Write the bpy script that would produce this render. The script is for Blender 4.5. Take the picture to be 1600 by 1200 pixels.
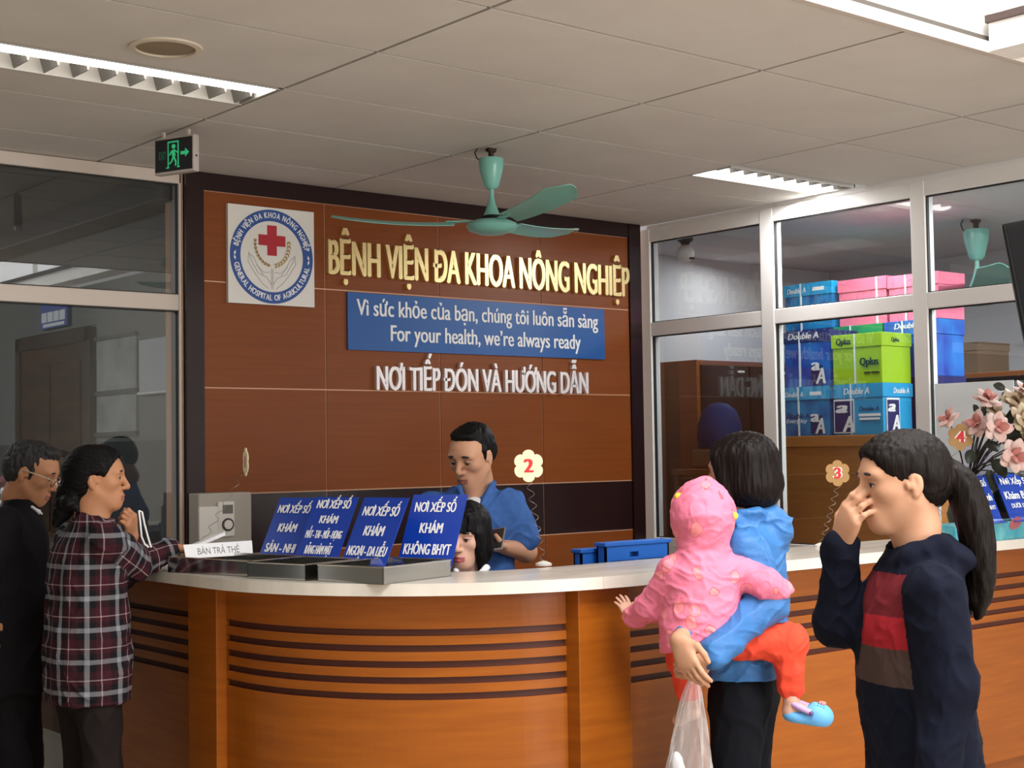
import bpy, bmesh, math, random
import numpy as np
from mathutils import Vector, Matrix, Euler

for o in list(bpy.data.objects):
    bpy.data.objects.remove(o)
SC = bpy.context.scene
COL = SC.collection
PI = math.pi

# ------------------------------------------------------------------ camera
CAM_R = Vector((0.77258533, -0.63473349, -0.01501006))
CAM_U = Vector((-0.01760942, -0.04505399, 0.99882934))
CAM_F = Vector((0.6346667, 0.77141657, 0.04598534))
CAM_O = Vector((0, 0, 1.5))
YAW = 0.6884
cd = bpy.data.cameras.new('camera')
cam = bpy.data.objects.new('camera', cd)
COL.objects.link(cam)
cd.sensor_fit = 'HORIZONTAL'
cd.sensor_width = 36
cd.lens = 2281.463 / 1600 * 36
cd.clip_end = 100
cam.matrix_world = Matrix(((CAM_R.x, CAM_U.x, -CAM_F.x, CAM_O.x), (CAM_R.y, CAM_U.y, -CAM_F.y, CAM_O.y),
                           (CAM_R.z, CAM_U.z, -CAM_F.z, CAM_O.z), (0, 0, 0, 1)))
SC.camera = cam

# ------------------------------------------------------------------ world, lights, exposure
w = bpy.data.worlds.new('World')
SC.world = w
w.use_nodes = True
w.node_tree.nodes['Background'].inputs[0].default_value = (1.0, 0.98, 0.95, 1)
w.node_tree.nodes['Background'].inputs[1].default_value = 0.95
SC.view_settings.view_transform = 'Standard'
SC.view_settings.look = 'None'
SC.view_settings.exposure = 0.42
SC.view_settings.gamma = 1
SC.view_settings.use_curve_mapping = False


def area(name, loc, target, sx, sy, power, color=(1, 1, 1)):
    l = bpy.data.lights.new(name, 'AREA')
    l.shape = 'RECTANGLE'
    l.size, l.size_y, l.energy, l.color = sx, sy, power, color
    o = bpy.data.objects.new(name, l)
    COL.objects.link(o)
    o.location = loc
    o.rotation_euler = (Vector(target) - Vector(loc)).to_track_quat('-Z', 'Y').to_euler()
    return o


area('hall_daylight', (3.5, -3.2, 2.0), (3.6, 3.6, 1.1), 3.4, 2.2, 200, (1.0, 0.97, 0.93))
area('hall_skylight', (2.6, 0.6, 5.0), (3.2, 2.4, 3.0), 2.5, 2.0, 240, (1.0, 0.99, 0.97))
area('store_fill', (7.2, 3.4, 2.78), (7.2, 3.4, 0), 1.2, 0.3, 85, (1.0, 0.99, 0.97))  # added fill to brighten the dark store room, no fixture known here
area('store_fill_far', (7.5, 6.2, 2.78), (7.3, 6.2, 0), 1.2, 0.3, 13, (1.0, 0.99, 0.97))  # extra unseen fill for the far end of the store
area('store_fill_front', (6.28, 4.9, 2.80), (6.34, 4.9, 0), 0.16, 1.0, 26, (1.0, 0.99, 0.97))  # made-up fill that lifts the front faces of the paper boxes
area('corridor_fill', (1.2, 8.0, 2.78), (1.6, 7.9, 0), 1.2, 0.3, 36, (0.97, 0.99, 1.0))  # fill added to lighten the corridor behind the glass, not a known lamp

# ------------------------------------------------------------------ helpers


def lin(c):
    c = c / 255.0
    return c / 12.92 if c <= 0.04045 else ((c + 0.055) / 1.055) ** 2.4


def rgb(r, g, b):
    return (lin(r), lin(g), lin(b), 1)


MATS = {}


def mat(name, col, rough=0.5, metal=0.0, spec=0.5, emit=None, estr=1.0, noise=None, bump=None, sss=0.0, coat=0.0):
    """noise=(scale xyz, other colour, detail) mixes two colours; bump=(scale xyz, strength, distance)"""
    if name in MATS:
        return MATS[name]
    m = bpy.data.materials.new(name)
    m.use_nodes = True
    nt = m.node_tree
    b = nt.nodes['Principled BSDF']
    b.inputs['Base Color'].default_value = col
    b.inputs['Roughness'].default_value = rough
    b.inputs['Metallic'].default_value = metal
    b.inputs['Specular IOR Level'].default_value = spec
    if coat:
        b.inputs['Coat Weight'].default_value = coat
        b.inputs['Coat Roughness'].default_value = 0.15
    if sss:
        b.inputs['Subsurface Weight'].default_value = sss
        b.inputs['Subsurface Radius'].default_value = (0.012, 0.005, 0.003)
        b.inputs['Subsurface Scale'].default_value = 0.5
    if emit:
        b.inputs['Emission Color'].default_value = emit
        b.inputs['Emission Strength'].default_value = estr

    def noise_tex(sc, detail):
        tc = nt.nodes.new('ShaderNodeTexCoord')
        mp = nt.nodes.new('ShaderNodeMapping')
        mp.inputs['Scale'].default_value = sc
        n = nt.nodes.new('ShaderNodeTexNoise')
        n.inputs['Scale'].default_value = 1
        n.inputs['Detail'].default_value = detail
        nt.links.new(tc.outputs['Object'], mp.inputs[0])
        nt.links.new(mp.outputs[0], n.inputs['Vector'])
        return n
    if noise:
        n = noise_tex(noise[0], noise[2])
        r = nt.nodes.new('ShaderNodeValToRGB')
        r.color_ramp.elements[0].position = 0.32
        r.color_ramp.elements[1].position = 0.68
        r.color_ramp.elements[0].color = col
        r.color_ramp.elements[1].color = noise[1]
        nt.links.new(n.outputs['Fac'], r.inputs[0])
        nt.links.new(r.outputs[0], b.inputs['Base Color'])
    if bump:
        n = noise_tex(bump[0], 3)
        bp = nt.nodes.new('ShaderNodeBump')
        bp.inputs['Strength'].default_value = bump[1]
        bp.inputs['Distance'].default_value = bump[2]
        nt.links.new(n.outputs['Fac'], bp.inputs['Height'])
        nt.links.new(bp.outputs[0], b.inputs['Normal'])
    MATS[name] = m
    return m


def glass_mat(name, tint, refl=0.1, rough=0.0):
    m = bpy.data.materials.new(name)
    m.use_nodes = True
    nt = m.node_tree
    nt.nodes.remove(nt.nodes['Principled BSDF'])
    out = nt.nodes['Material Output']
    t = nt.nodes.new('ShaderNodeBsdfTransparent')
    t.inputs[0].default_value = tint
    g = nt.nodes.new('ShaderNodeBsdfGlossy')
    g.inputs['Roughness'].default_value = rough
    f = nt.nodes.new('ShaderNodeFresnel')
    f.inputs['IOR'].default_value = 1.5
    ge = nt.nodes.new('ShaderNodeNewGeometry')
    io = nt.nodes.new('ShaderNodeMapRange')
    io.inputs[3].default_value = 1.5
    io.inputs[4].default_value = 1 / 1.5
    nt.links.new(ge.outputs['Backfacing'], io.inputs[0])
    nt.links.new(io.outputs[0], f.inputs['IOR'])
    a = nt.nodes.new('ShaderNodeMath')
    a.operation = 'ADD'
    a.inputs[1].default_value = refl
    mx = nt.nodes.new('ShaderNodeMixShader')
    nt.links.new(f.outputs[0], a.inputs[0])
    nt.links.new(a.outputs[0], mx.inputs[0])
    nt.links.new(t.outputs[0], mx.inputs[1])
    nt.links.new(g.outputs[0], mx.inputs[2])
    nt.links.new(mx.outputs[0], out.inputs[0])
    MATS[name] = m
    return m


class MB:
    """collects shapes; build() links them as ONE mesh object"""

    def __init__(s):
        s.v, s.f, s.mi, s.sm = [], [], [], []

    def add(s, vs, fs, mi=0, smooth=False):
        n = len(s.v)
        s.v += [tuple(v) for v in vs]
        for f in fs:
            s.f.append([i + n for i in f])
            s.mi.append(mi)
            s.sm.append(smooth)
        return s

    def box(s, a, b, mi=0, bev=0.0, M=None):
        a, b = Vector(a), Vector(b)
        lo = Vector([min(a[i], b[i]) for i in range(3)])
        hi = Vector([max(a[i], b[i]) for i in range(3)])
        bm = bmesh.new()
        bmesh.ops.create_cube(bm, size=1)
        for v in bm.verts:
            v.co = Vector([lo[i] + (v.co[i] + .5) * (hi[i] - lo[i]) for i in range(3)])
        if bev:
            bmesh.ops.bevel(bm, geom=bm.edges[:], offset=bev, segments=2, affect='EDGES', profile=0.5)
        s.bm(bm, mi, False, M)
        return s

    def bm(s, bm, mi=0, smooth=False, M=None):
        if M is not None:
            bmesh.ops.transform(bm, matrix=M, verts=bm.verts[:])
        bm.verts.index_update()
        s.add([v.co[:] for v in bm.verts], [[v.index for v in f.verts] for f in bm.faces], mi, smooth)
        bm.free()

    def tube(s, pts, r, n=10, mi=0, caps=True):
        pts = [Vector(p) for p in pts]
        rs = r if isinstance(r, (list, tuple)) else [r] * len(pts)
        vs, fs = [], []
        prev = None
        for i, p in enumerate(pts):
            t = (pts[min(i + 1, len(pts) - 1)] - pts[max(i - 1, 0)]).normalized()
            if prev is None:
                a = t.orthogonal().normalized()
            else:
                a = (prev - t * prev.dot(t))
                a = a.normalized() if a.length > 1e-6 else t.orthogonal().normalized()
            prev = a
            b = t.cross(a)
            for k in range(n):
                q = 2 * PI * k / n
                vs.append(p + (a * math.cos(q) + b * math.sin(q)) * rs[i])
        for i in range(len(pts) - 1):
            for k in range(n):
                k2 = (k + 1) % n
                fs.append([i * n + k, i * n + k2, (i + 1) * n + k2, (i + 1) * n + k])
        s.add(vs, fs, mi, True)
        if caps:
            s.add(vs[:n], [list(range(n))[::-1]], mi)
            s.add(vs[-n:], [list(range(n))], mi)
        return s

    def lathe(s, prof, c=(0, 0, 0), n=32, mi=0, M=None):
        vs, fs = [], []
        for (r, z) in prof:
            for k in range(n):
                q = 2 * PI * k / n
                vs.append(Vector((r * math.cos(q), r * math.sin(q), z)) + Vector(c))
        for i in range(len(prof) - 1):
            for k in range(n):
                k2 = (k + 1) % n
                fs.append([i * n + k, i * n + k2, (i + 1) * n + k2, (i + 1) * n + k])
        fs.append(list(range(n))[::-1])
        fs.append([(len(prof) - 1) * n + k for k in range(n)])
        if M is not None:
            vs = [M @ v for v in vs]
        s.add(vs, fs, mi, True)
        return s

    def prism(s, poly, z0, z1, mi=0, M=None, smooth=False):
        """extrude a 2D polygon along local z"""
        n = len(poly)
        vs = [Vector((x, y, z0)) for x, y in poly] + [Vector((x, y, z1)) for x, y in poly]
        fs = [list(range(n))[::-1], list(range(n, 2 * n))] + [[i, (i + 1) % n, n + (i + 1) % n, n + i] for i in range(n)]
        if M is not None:
            vs = [M @ v for v in vs]
        s.add(vs, fs, mi, smooth)
        return s

    def build(s, name, mats, parent=None, loc=None):
        me = bpy.data.meshes.new(name)
        off = Vector(loc) if loc is not None else Vector((0, 0, 0))
        me.from_pydata([tuple(Vector(v) - off) for v in s.v], [], s.f)
        mats = mats if isinstance(mats, (list, tuple)) else [mats]
        for m in mats:
            me.materials.append(m)
        me.polygons.foreach_set('material_index', s.mi)
        me.polygons.foreach_set('use_smooth', s.sm)
        bm = bmesh.new()
        bm.from_mesh(me)
        bmesh.ops.recalc_face_normals(bm, faces=bm.faces[:])
        bm.to_mesh(me)
        bm.free()
        me.update()
        o = bpy.data.objects.new(name, me)
        COL.objects.link(o)
        if any(s.sm):
            es = o.modifiers.new('split', 'EDGE_SPLIT')
            es.split_angle = math.radians(40)
        if parent is not None:
            o.parent = parent
        elif loc is not None:
            o.location = loc
        return o


def tag(o, label=None, cat=None, group=None, kind=None):
    if label:
        o['label'] = label
    if cat:
        o['category'] = cat
    if group:
        o['group'] = group
    if kind:
        o['kind'] = kind
    return o


def thing(name, label, cat, loc=(0, 0, 0), rotz=0, group=None):
    o = bpy.data.objects.new(name, None)
    o.empty_display_size = 0.1
    COL.objects.link(o)
    o.location = loc
    o.rotation_euler = (0, 0, rotz)
    return tag(o, label, cat, group)


def struct(mb, name, m, parent=None):
    o = mb.build(name, m, parent)
    if parent is None:
        o['kind'] = 'structure'
    return o


def dup(root, loc, rotz=None, label=None):
    r = root.copy()
    COL.objects.link(r)
    r.location = loc
    if rotz is not None:
        r.rotation_euler = (0, 0, rotz)
    if label:
        r['label'] = label
    for ch in list(root.children):
        c = ch.copy()
        COL.objects.link(c)
        c.parent = r
        for g in ch.children:
            d = g.copy()
            COL.objects.link(d)
            d.parent = c
    return r


def text_verts(body, bold=0.0, depth=0.0, shear=0.0, spacing=1.0):
    """bold widens the stems: the outline is repeated a little to each side"""
    vs, fs = text_raw(body, depth, shear, spacing)
    if bold <= 0:
        return vs, fs
    out, of = [], []
    for k in (-1, 0, 1):
        n = len(out)
        out += [Vector((v.x + k * bold, v.y + (0.35 * bold if k else 0), v.z * (1 - 0.01 * abs(k)))) for v in vs]
        of += [[i + n for i in f] for f in fs]
    return out, of


SPECIAL = {'Đ': 'D', 'Ơ': 'O', 'Ớ': 'Ó', 'Ư': 'U', 'Ở': 'Ỏ'}


def text_raw(body, depth=0.0, shear=0.0, spacing=1.0):
    """capital bars and horns are added as shapes of their own"""
    if not any(c in SPECIAL for c in body):
        return text_glyphs(body, depth, shear, spacing)
    b2 = ''.join(SPECIAL.get(c, c) for c in body)
    vs, fs = text_glyphs(b2, depth, shear, spacing)
    for i, c in enumerate(body):
        if c not in SPECIAL:
            continue
        right = max(v.x for v in text_glyphs(b2[:i + 1], 0, 0, spacing)[0])
        one = text_glyphs(b2[i], 0, 0, spacing)[0]
        left = right - (max(v.x for v in one) - min(v.x for v in one))
        if c == 'Đ':
            polys = [[(left - 0.07, 0.31), (left + 0.30, 0.31), (left + 0.30, 0.39), (left - 0.07, 0.39)]]
        else:
            polys = [[(right - 0.12, 0.57), (right - 0.02, 0.55), (right + 0.09, 0.66), (right + 0.09, 0.80), (right + 0.01, 0.80), (right + 0.01, 0.69)]]
        for p in polys:
            n = len(p)
            k = len(vs)
            vs += [Vector((x + shear * y, y, -depth)) for x, y in p] + [Vector((x + shear * y, y, depth)) for x, y in p]
            fs += [[k + n + q for q in range(n)]]
            if depth:
                fs += [[k + q for q in range(n)][::-1]] + [[k + q, k + (q + 1) % n, k + n + (q + 1) % n, k + n + q] for q in range(n)]
    return vs, fs


def text_glyphs(body, depth=0.0, shear=0.0, spacing=1.0):
    cu = bpy.data.curves.new('t', 'FONT')
    cu.body = body
    cu.extrude = depth
    cu.shear = shear
    cu.space_character = spacing
    cu.resolution_u = 4
    ob = bpy.data.objects.new('t', cu)
    COL.objects.link(ob)
    dg = bpy.context.evaluated_depsgraph_get()
    me = bpy.data.meshes.new_from_object(ob.evaluated_get(dg))
    vs = [v.co.copy() for v in me.vertices]
    fs = [list(p.vertices) for p in me.polygons]
    bpy.data.objects.remove(ob)
    bpy.data.curves.remove(cu)
    bpy.data.meshes.remove(me)
    return vs, fs


def text_into(mb, body, M, width=None, cap=0.1, depth=0.0, bold=0.0, shear=0.0, align='C', mi=0, xs=None):
    """flat/extruded lettering in M's xy plane, baseline at y=0; M maps to where it stands"""
    vs, fs = text_verts(body, bold, 1.0 if depth else 0.0, shear)
    x0, x1 = min(v.x for v in vs), max(v.x for v in vs)
    sy = cap / 0.682
    sx = width / (x1 - x0) if width else (xs or 1) * sy
    ox = {'C': (x0 + x1) / 2, 'L': x0, 'R': x1}[align]
    mb.add([M @ Vector(((v.x - ox) * sx, v.y * sy, v.z * depth)) for v in vs], fs, mi)


def frame(o, xdir, ydir):
    """matrix whose x,y axes are xdir,ydir at o"""
    x = Vector(xdir).normalized()
    y = Vector(ydir)
    y = (y - x * y.dot(x)).normalized()
    z = x.cross(y)
    o = Vector(o)
    return Matrix(((x.x, y.x, z.x, o.x), (x.y, y.y, z.y, o.y), (x.z, y.z, z.z, o.z), (0, 0, 0, 1)))


# ------------------------------------------------------------------ materials
M_ceil = mat('ceiling_tile', rgb(210, 204, 197), 0.9, noise=((3, 3, 3), rgb(203, 197, 190), 4), bump=((900, 900, 900), 0.25, 0.002))
M_grid = mat('ceiling_gap', rgb(78, 72, 66), 0.9)
M_white = mat('white_paint', rgb(226, 224, 218), 0.8)
M_bright = mat('bulkhead_paint', rgb(244, 242, 238), 0.7)
M_alu = mat('powder_coated_aluminium', rgb(234, 232, 230), 0.35, 0.0, 0.5)
M_alu_l = mat('beige_aluminium', rgb(205, 192, 182), 0.4)
M_steel = mat('polished_steel', (0.62, 0.61, 0.58, 1), 0.12, 1.0)
M_panel = mat('brown_laminate', rgb(130, 67, 23), 0.36, 0, 0.3, noise=((2, 2, 60), rgb(122, 62, 20), 3))
M_dark = mat('dark_laminate', rgb(36, 18, 20), 0.22, 0, 0.5)
M_seam = mat('seam_sealant', rgb(226, 178, 148), 0.7)
M_wood = mat('varnished_orange_wood', rgb(162, 88, 20), 0.33, 0, 0.35, noise=((3, 3, 40), rgb(146, 76, 15), 4), coat=0.1)
M_groove = mat('groove_stain', rgb(82, 34, 18), 0.5)
M_marble = mat('white_stone', rgb(228, 220, 208), 0.18, 0, 0.5, noise=((2, 9, 2), rgb(206, 198, 186), 5))
M_floor = mat('floor_tile', rgb(178, 166, 150), 0.25, noise=((1, 1, 1), rgb(168, 156, 141), 3))
M_glassL = glass_mat('dark_pane', (0.74, 0.77, 0.78, 1), 0.05)
M_glassR = glass_mat('clear_pane', (0.80, 0.83, 0.84, 1), 0.04)
M_gold = mat('brass', (0.86, 0.68, 0.32, 1), 0.28, 0.75)
M_silver = mat('brushed_silver', (0.86, 0.80, 0.80, 1), 0.42, 0.4)
M_letter = mat('white_letter', rgb(240, 240, 240), 0.6)
M_blue = mat('blue_acrylic', rgb(20, 60, 165), 0.25, 0, 0.5)
M_banner = mat('blue_banner', rgb(20, 84, 156), 0.35)
M_tube = mat('lamp_tube', rgb(255, 255, 255), 0.5, emit=(1, 0.98, 0.96, 1), estr=5.0)
M_gasket = mat('dark_gasket', rgb(28, 27, 28), 0.6)
M_paper = mat('paper', rgb(232, 232, 234), 0.8)
M_black = mat('black_plastic', rgb(14, 14, 16), 0.5, 0, 0.2)
M_white_pl = mat('white_plastic', rgb(222, 217, 208), 0.45)
M_wire = mat('wire', rgb(150, 140, 135), 0.35, 0.8)

# ------------------------------------------------------------------ floor and ceiling
struct(MB().box((-4, -4, -0.1), (11, 11, 0)), 'floor', M_floor)
ZC = 2.82
mb = MB()
for a_, b_ in (((-1.2, 2.74), (6.09, 4.55)), ((-1.2, 4.864), (6.09, 6.2)), ((-1.2, 4.55), (1.47, 4.864)), ((2.692, 4.55), (5.125, 4.864))):
    mb.box((a_[0], a_[1], ZC + 0.008), (b_[0], b_[1], ZC + 0.06), 1)
xs = [-0.959, 0.258, 1.475, 2.6915, 3.908, 5.125, 6.085]
ys = [2.746, 3.346, 3.946, 4.546, 5.146, 5.746, 6.2]
for i in range(len(xs) - 1):
    for j in range(len(ys) - 1):
        y0, y1 = ys[j], ys[j + 1]
        if j == 3 and i in (2, 5):
            y0 = 4.850
        mb.box((xs[i] + 0.007, y0 + 0.007, ZC), (xs[i + 1] - 0.007, y1 - 0.007, ZC + 0.010), 0)
struct(mb, 'ceiling', [M_ceil, M_grid])
# edge strip of the dropped ceiling and the bright bulkhead above it
struct(MB().box((-1.2, 2.722, ZC - 0.004), (6.2, 2.744, ZC + 0.035)), 'trim_ceiling_edge', M_alu_l)
struct(MB().box((-1.2, 2.75, ZC + 0.03), (6.2, 2.9, 5.2)), 'wall_bulkhead', M_bright)
mb = MB().box((4.34, 0.2, ZC), (4.5, 2.72, 2.935)).box((4.34, 0.2, 4.3), (4.5, 2.72, 5.2))
struct(mb, 'wall_lightwell', M_bright)
wn = struct(MB().box((4.345, 2.70, 2.93), (4.40, 2.72, 4.3)).box((4.345, 1.2, 2.95), (4.40, 1.225, 4.3)), 'window_clerestory', M_alu)
MB().box((4.325, 0.2, 2.915), (4.41, 2.725, 2.94)).build('window_sill', mat('brown_sill', rgb(62, 44, 38), 0.6), wn)
MB().box((4.375, 0.2, 2.94), (4.38, 2.70, 4.3)).build('window_pane', mat('daylit_pane', rgb(240, 240, 240), 0.3, emit=(1, 1, 1, 1), estr=1.3), wn)

# the rest of the hall around the camera
M_hall = mat('hall_paint', rgb(150, 146, 138), 0.8)
struct(MB().box((-1.4, -4.6, 0), (-1.3, 6.2, 3.4)), 'wall_hall_left', M_hall)
struct(MB().box((-1.4, -4.7, 0), (7.0, -4.6, 3.4)), 'wall_hall_back', M_hall)
struct(MB().box((6.6, -4.6, 0), (6.7, 1.0, 3.4)), 'wall_hall_right', M_hall)

# ------------------------------------------------------------------ back wall with brown panels
mb = MB()
YB = 6.12
mb.box((3.096, YB + 0.006, 0), (6.02, YB + 0.2, ZC - 0.001), 2)
px = [3.186, 3.852, 4.550, 5.252, 5.928]
pz = [0.0, 0.55, 1.037, 1.321, 1.816, 2.313, 2.737]
for i in range(4):
    for j in range(6):
        m_ = 1 if j == 2 else 0
        mb.box((px[i] + 0.0032, YB, pz[j] + 0.0032), (px[i + 1] - 0.0032, YB + 0.02, pz[j + 1] - 0.0032), m_)
mb.box((3.096, YB - 0.012, 0), (3.186, YB + 0.02, ZC - 0.001), 1)
mb.box((5.928, YB - 0.012, 0), (6.02, YB + 0.02, ZC - 0.001), 1)
mb.box((3.1861, YB - 0.008, 2.737), (5.9279, YB + 0.02, ZC - 0.001), 1)
struct(mb, 'wall_back', [M_panel, M_dark, M_seam])


def letters(name, label, body, x0, x1, z_left, z_right, cap, m, bold, depth, y):
    """raised lettering: every letter a part"""
    vs, _ = text_verts(body, bold)
    tx0, tx1 = min(v.x for v in vs), max(v.x for v in vs)
    sx = (x1 - x0) / (tx1 - tx0)
    sy = cap / 0.682
    root = thing(name, label, 'lettering', ((x0 + x1) / 2, y, z_left))
    for i, ch in enumerate(body):
        if ch == ' ':
            continue
        pv, _ = text_verts(body[:i + 1], bold)
        cv, cf = text_verts(ch, bold, 1.0)
        dx = max(v.x for v in pv) - max(v.x for v in cv)
        mb = MB()
        pts = []
        for v in cv:
            X = x0 + (v.x + dx - tx0) * sx - (x0 + x1) / 2
            pts.append(Vector((X, -depth * (v.z + 1) / 2 - 0.001, v.y * sy)))
        mb.add(pts, cf)
        mb.build('letter', m, root)
    return root


letters('gold_lettering', 'big gold raised letters of the hospital name high on the brown wall', 'BỆNH VIỆN ĐA KHOA NÔNG NGHIỆP',
        3.857, 5.915, 2.386, 2.386, 0.168, M_gold, 0.05, 0.022, YB)
letters('silver_lettering', 'silver raised letters NƠI TIẾP ĐÓN VÀ HƯỚNG DẪN below the banner', 'NƠI TIẾP ĐÓN VÀ HƯỚNG DẪN',
        4.136, 5.577, 1.818, 1.818, 0.118, M_silver, 0.045, 0.022, YB)
bn = thing('slogan_banner', 'long blue banner with white two-line slogan on the brown wall', 'banner', (4.845, YB - 0.001, 2.017))
MB().box((-0.872, -0.012, 0), (0.872, 0, 0.288)).build('board', M_banner, bn)
mb = MB()
m2 = MB()
text_into(mb, 'Vì sức khỏe của bạn, chúng tôi luôn sẵn sàng', frame((0.0, -0.0135, 0.175), (1, 0, 0), (0, 0, 1)), 1.64, 0.080, 0.001, 0.022)
text_into(m2, 'For your health, we’re always ready', frame((0.035, -0.0135, 0.052), (1, 0, 0), (0, 0, 1)), 1.30, 0.080, 0.001, 0.022)
mb.build('slogan_line', M_letter, bn)
m2.build('slogan_line', M_letter, bn)

# hospital emblem board
lg = thing('emblem_board', 'square white board with a blue ring, red cross and cupped hands emblem', 'sign', (3.541, YB - 0.001, 2.216))
MB().box((-0.235, -0.02, 0), (0.235, 0, 0.468)).build('board', mat('emblem_board', rgb(225, 222, 216), 0.6), lg)
cx, cz = 0.0, 0.232


def arc_pts(r, a0, a1, n):
    return [(cx + r * math.cos(a0 + (a1 - a0) * k / n), cz + r * math.sin(a0 + (a1 - a0) * k / n)) for k in range(n + 1)]


def strip(mb, outer, inner, y, th=0.001):
    n = len(outer)
    vs = [(x, y, z) for x, z in outer] + [(x, y, z) for x, z in inner] + [(x, y + th, z) for x, z in outer] + [(x, y + th, z) for x, z in inner]
    fs = []
    for i in range(n - 1):
        fs.append([i, i + 1, n + i + 1, n + i])
        fs.append([i, 2 * n + i, 2 * n + i + 1, i + 1])
        fs.append([n + i, n + i + 1, 3 * n + i + 1, 3 * n + i])
    mb.add(vs, fs)


mb = MB()
strip(mb, arc_pts(0.226, 0, 2 * PI, 72), arc_pts(0.171, 0, 2 * PI, 72), -0.022, 0.002)
mb.build('ring', mat('emblem_blue', rgb(38, 78, 150), 0.5), lg)


def ring_text(body, r, a_mid, span, cap, up):
    mb = MB()
    n = len(body)
    wid = []
    for ch in body:
        if ch == ' ':
            wid.append(0.35)
        else:
            v, _ = text_verts(ch, 0.03)
            wid.append(max(q.x for q in v) + 0.06)
    tot = sum(wid)
    acc = 0
    for ch, wd in zip(body, wid):
        t = (acc + wd / 2) / tot - 0.5
        acc += wd
        if ch == ' ':
            continue
        a = a_mid - span * t if up else a_mid + span * t
        o = (cx + r * math.cos(a), -0.0225, cz + r * math.sin(a))
        out = Vector((math.cos(a), 0, math.sin(a)))
        tang = Vector((math.sin(a), 0, -math.cos(a)))
        if not up:
            out, tang = -out, -tang
        text_into(mb, ch, frame(o, tang, out), wd / tot * span * r * 0.86, cap, 0.0008, 0.03)
    return mb


mb = ring_text('BỆNH VIỆN ĐA KHOA NÔNG NGHIỆP', 0.186, PI / 2, 2.75, 0.027, True)
m2 = ring_text('GENERAL HOSPITAL OF AGRICULTURAL', 0.211, -PI / 2, 2.75, 0.027, False)
mb.add(m2.v, m2.f)
for s in (-1, 1):
    for t in (-1, 1):
        a = (PI if s < 0 else 0) + 0.02
        mb.prism([(-0.006, 0), (0.004, 0.004), (0.008, 0.02), (-0.004, 0.012)], 0, 0.001,
                 M=frame((cx + 0.199 * math.cos(a), -0.0225, cz - 0.005 + t * 0.002), (s * -0.7, 0, t * 0.2), (0, 0, t)))
mb.build('ring_lettering', M_letter, lg)
mb = MB()
mb.box((cx - 0.073, -0.0225, cz + 0.052), (cx + 0.073, -0.02, cz + 0.103)).box((cx - 0.0255, -0.0226, cz + 0.005), (cx + 0.0255, -0.02, cz + 0.150))
mb.build('red_cross', mat('emblem_red', rgb(178, 26, 44), 0.5), lg)
mb = MB()
for s in (-1, 1):
    for k in range(9):
        a = math.radians(180 - 8 + k * 10.5) if s < 0 else math.radians(8 - k * 10.5)
        c0 = (cx + 0.092 * math.cos(a), cz + 0.06 + 0.105 * math.sin(a))
        for e in (-1, 1):
            ang = a + s * (-PI / 2) * -1 + e * 0.5
            mb.prism([(0, -0.0045), (0.016, 0), (0, 0.0045), (-0.006, 0)], 0, 0.001,
                     M=frame((c0[0] + e * 0.004 * math.cos(a), -0.0225, c0[1] + e * 0.004 * math.sin(a)), (-math.cos(ang), 0, -math.sin(ang)), (math.sin(ang), 0, -math.cos(ang))))
mb.build('wheat_ears', mat('emblem_gold', rgb(170, 140, 80), 0.5), lg)
mb = MB()
for s in (-1, 1):
    for k, (pts) in enumerate([[(0.005, -0.135), (0.03, -0.10), (0.075, -0.085), (0.115, -0.02), (0.125, 0.015)],
                               [(0.05, -0.09), (0.075, -0.055), (0.10, -0.01), (0.118, 0.005)],
                               [(0.012, -0.075), (0.045, -0.078), (0.085, -0.045)], [(0.02, -0.155), (0.05, -0.135), (0.09, -0.09), (0.13, -0.03), (0.125, 0.015)],
                               [(0.004, -0.06), (0.004, -0.155)]]):
        mb.tube([(cx + s * x, -0.021, cz + z) for x, z in pts], 0.0014, 6)
mb.build('cupped_hands', mat('emblem_grey', rgb(165, 165, 170), 0.5), lg)

# ------------------------------------------------------------------ glazed walls: left (plane y=6.15) and right (plane x=6.09)


def member(mb, a, b, mi=0):
    mb.box(a, b, mi, 0.004)


mb = MB()
yl = 6.15
member(mb, (-1.2, yl, 2.76), (3.10, yl + 0.08, ZC - 0.002))
member(mb, (-1.2, yl, 2.171), (3.08, yl + 0.08, 2.245))
member(mb, (3.081, yl, 0), (3.0955, yl + 0.08, ZC - 0.002))
member(mb, (-1.2, yl, 0), (3.08, yl + 0.08, 0.12))
member(mb, (1.55, yl, 0), (1.62, yl + 0.08, 2.76))
wl = struct(mb, 'wall_left', M_alu_l)
MB().box((-1.2, yl + 0.035, 2.245), (3.081, yl + 0.041, 2.76)).build('upper_pane', M_glassL, wl)
MB().box((-1.2, yl + 0.035, 0.12), (3.081, yl + 0.041, 2.171)).build('lower_pane', M_glassL, wl)
mb = MB()
for z0, z1 in ((2.245, 2.25), (2.755, 2.76), (2.166, 2.171)):
    mb.box((-1.2, yl + 0.012, z0), (3.081, yl + 0.03, z1))
for z0, z1 in ((0.12, 2.171), (2.245, 2.76)):
    mb.box((3.076, yl + 0.012, z0), (3.081, yl + 0.03, z1))
mb.build('gasket', M_gasket, wl)

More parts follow.
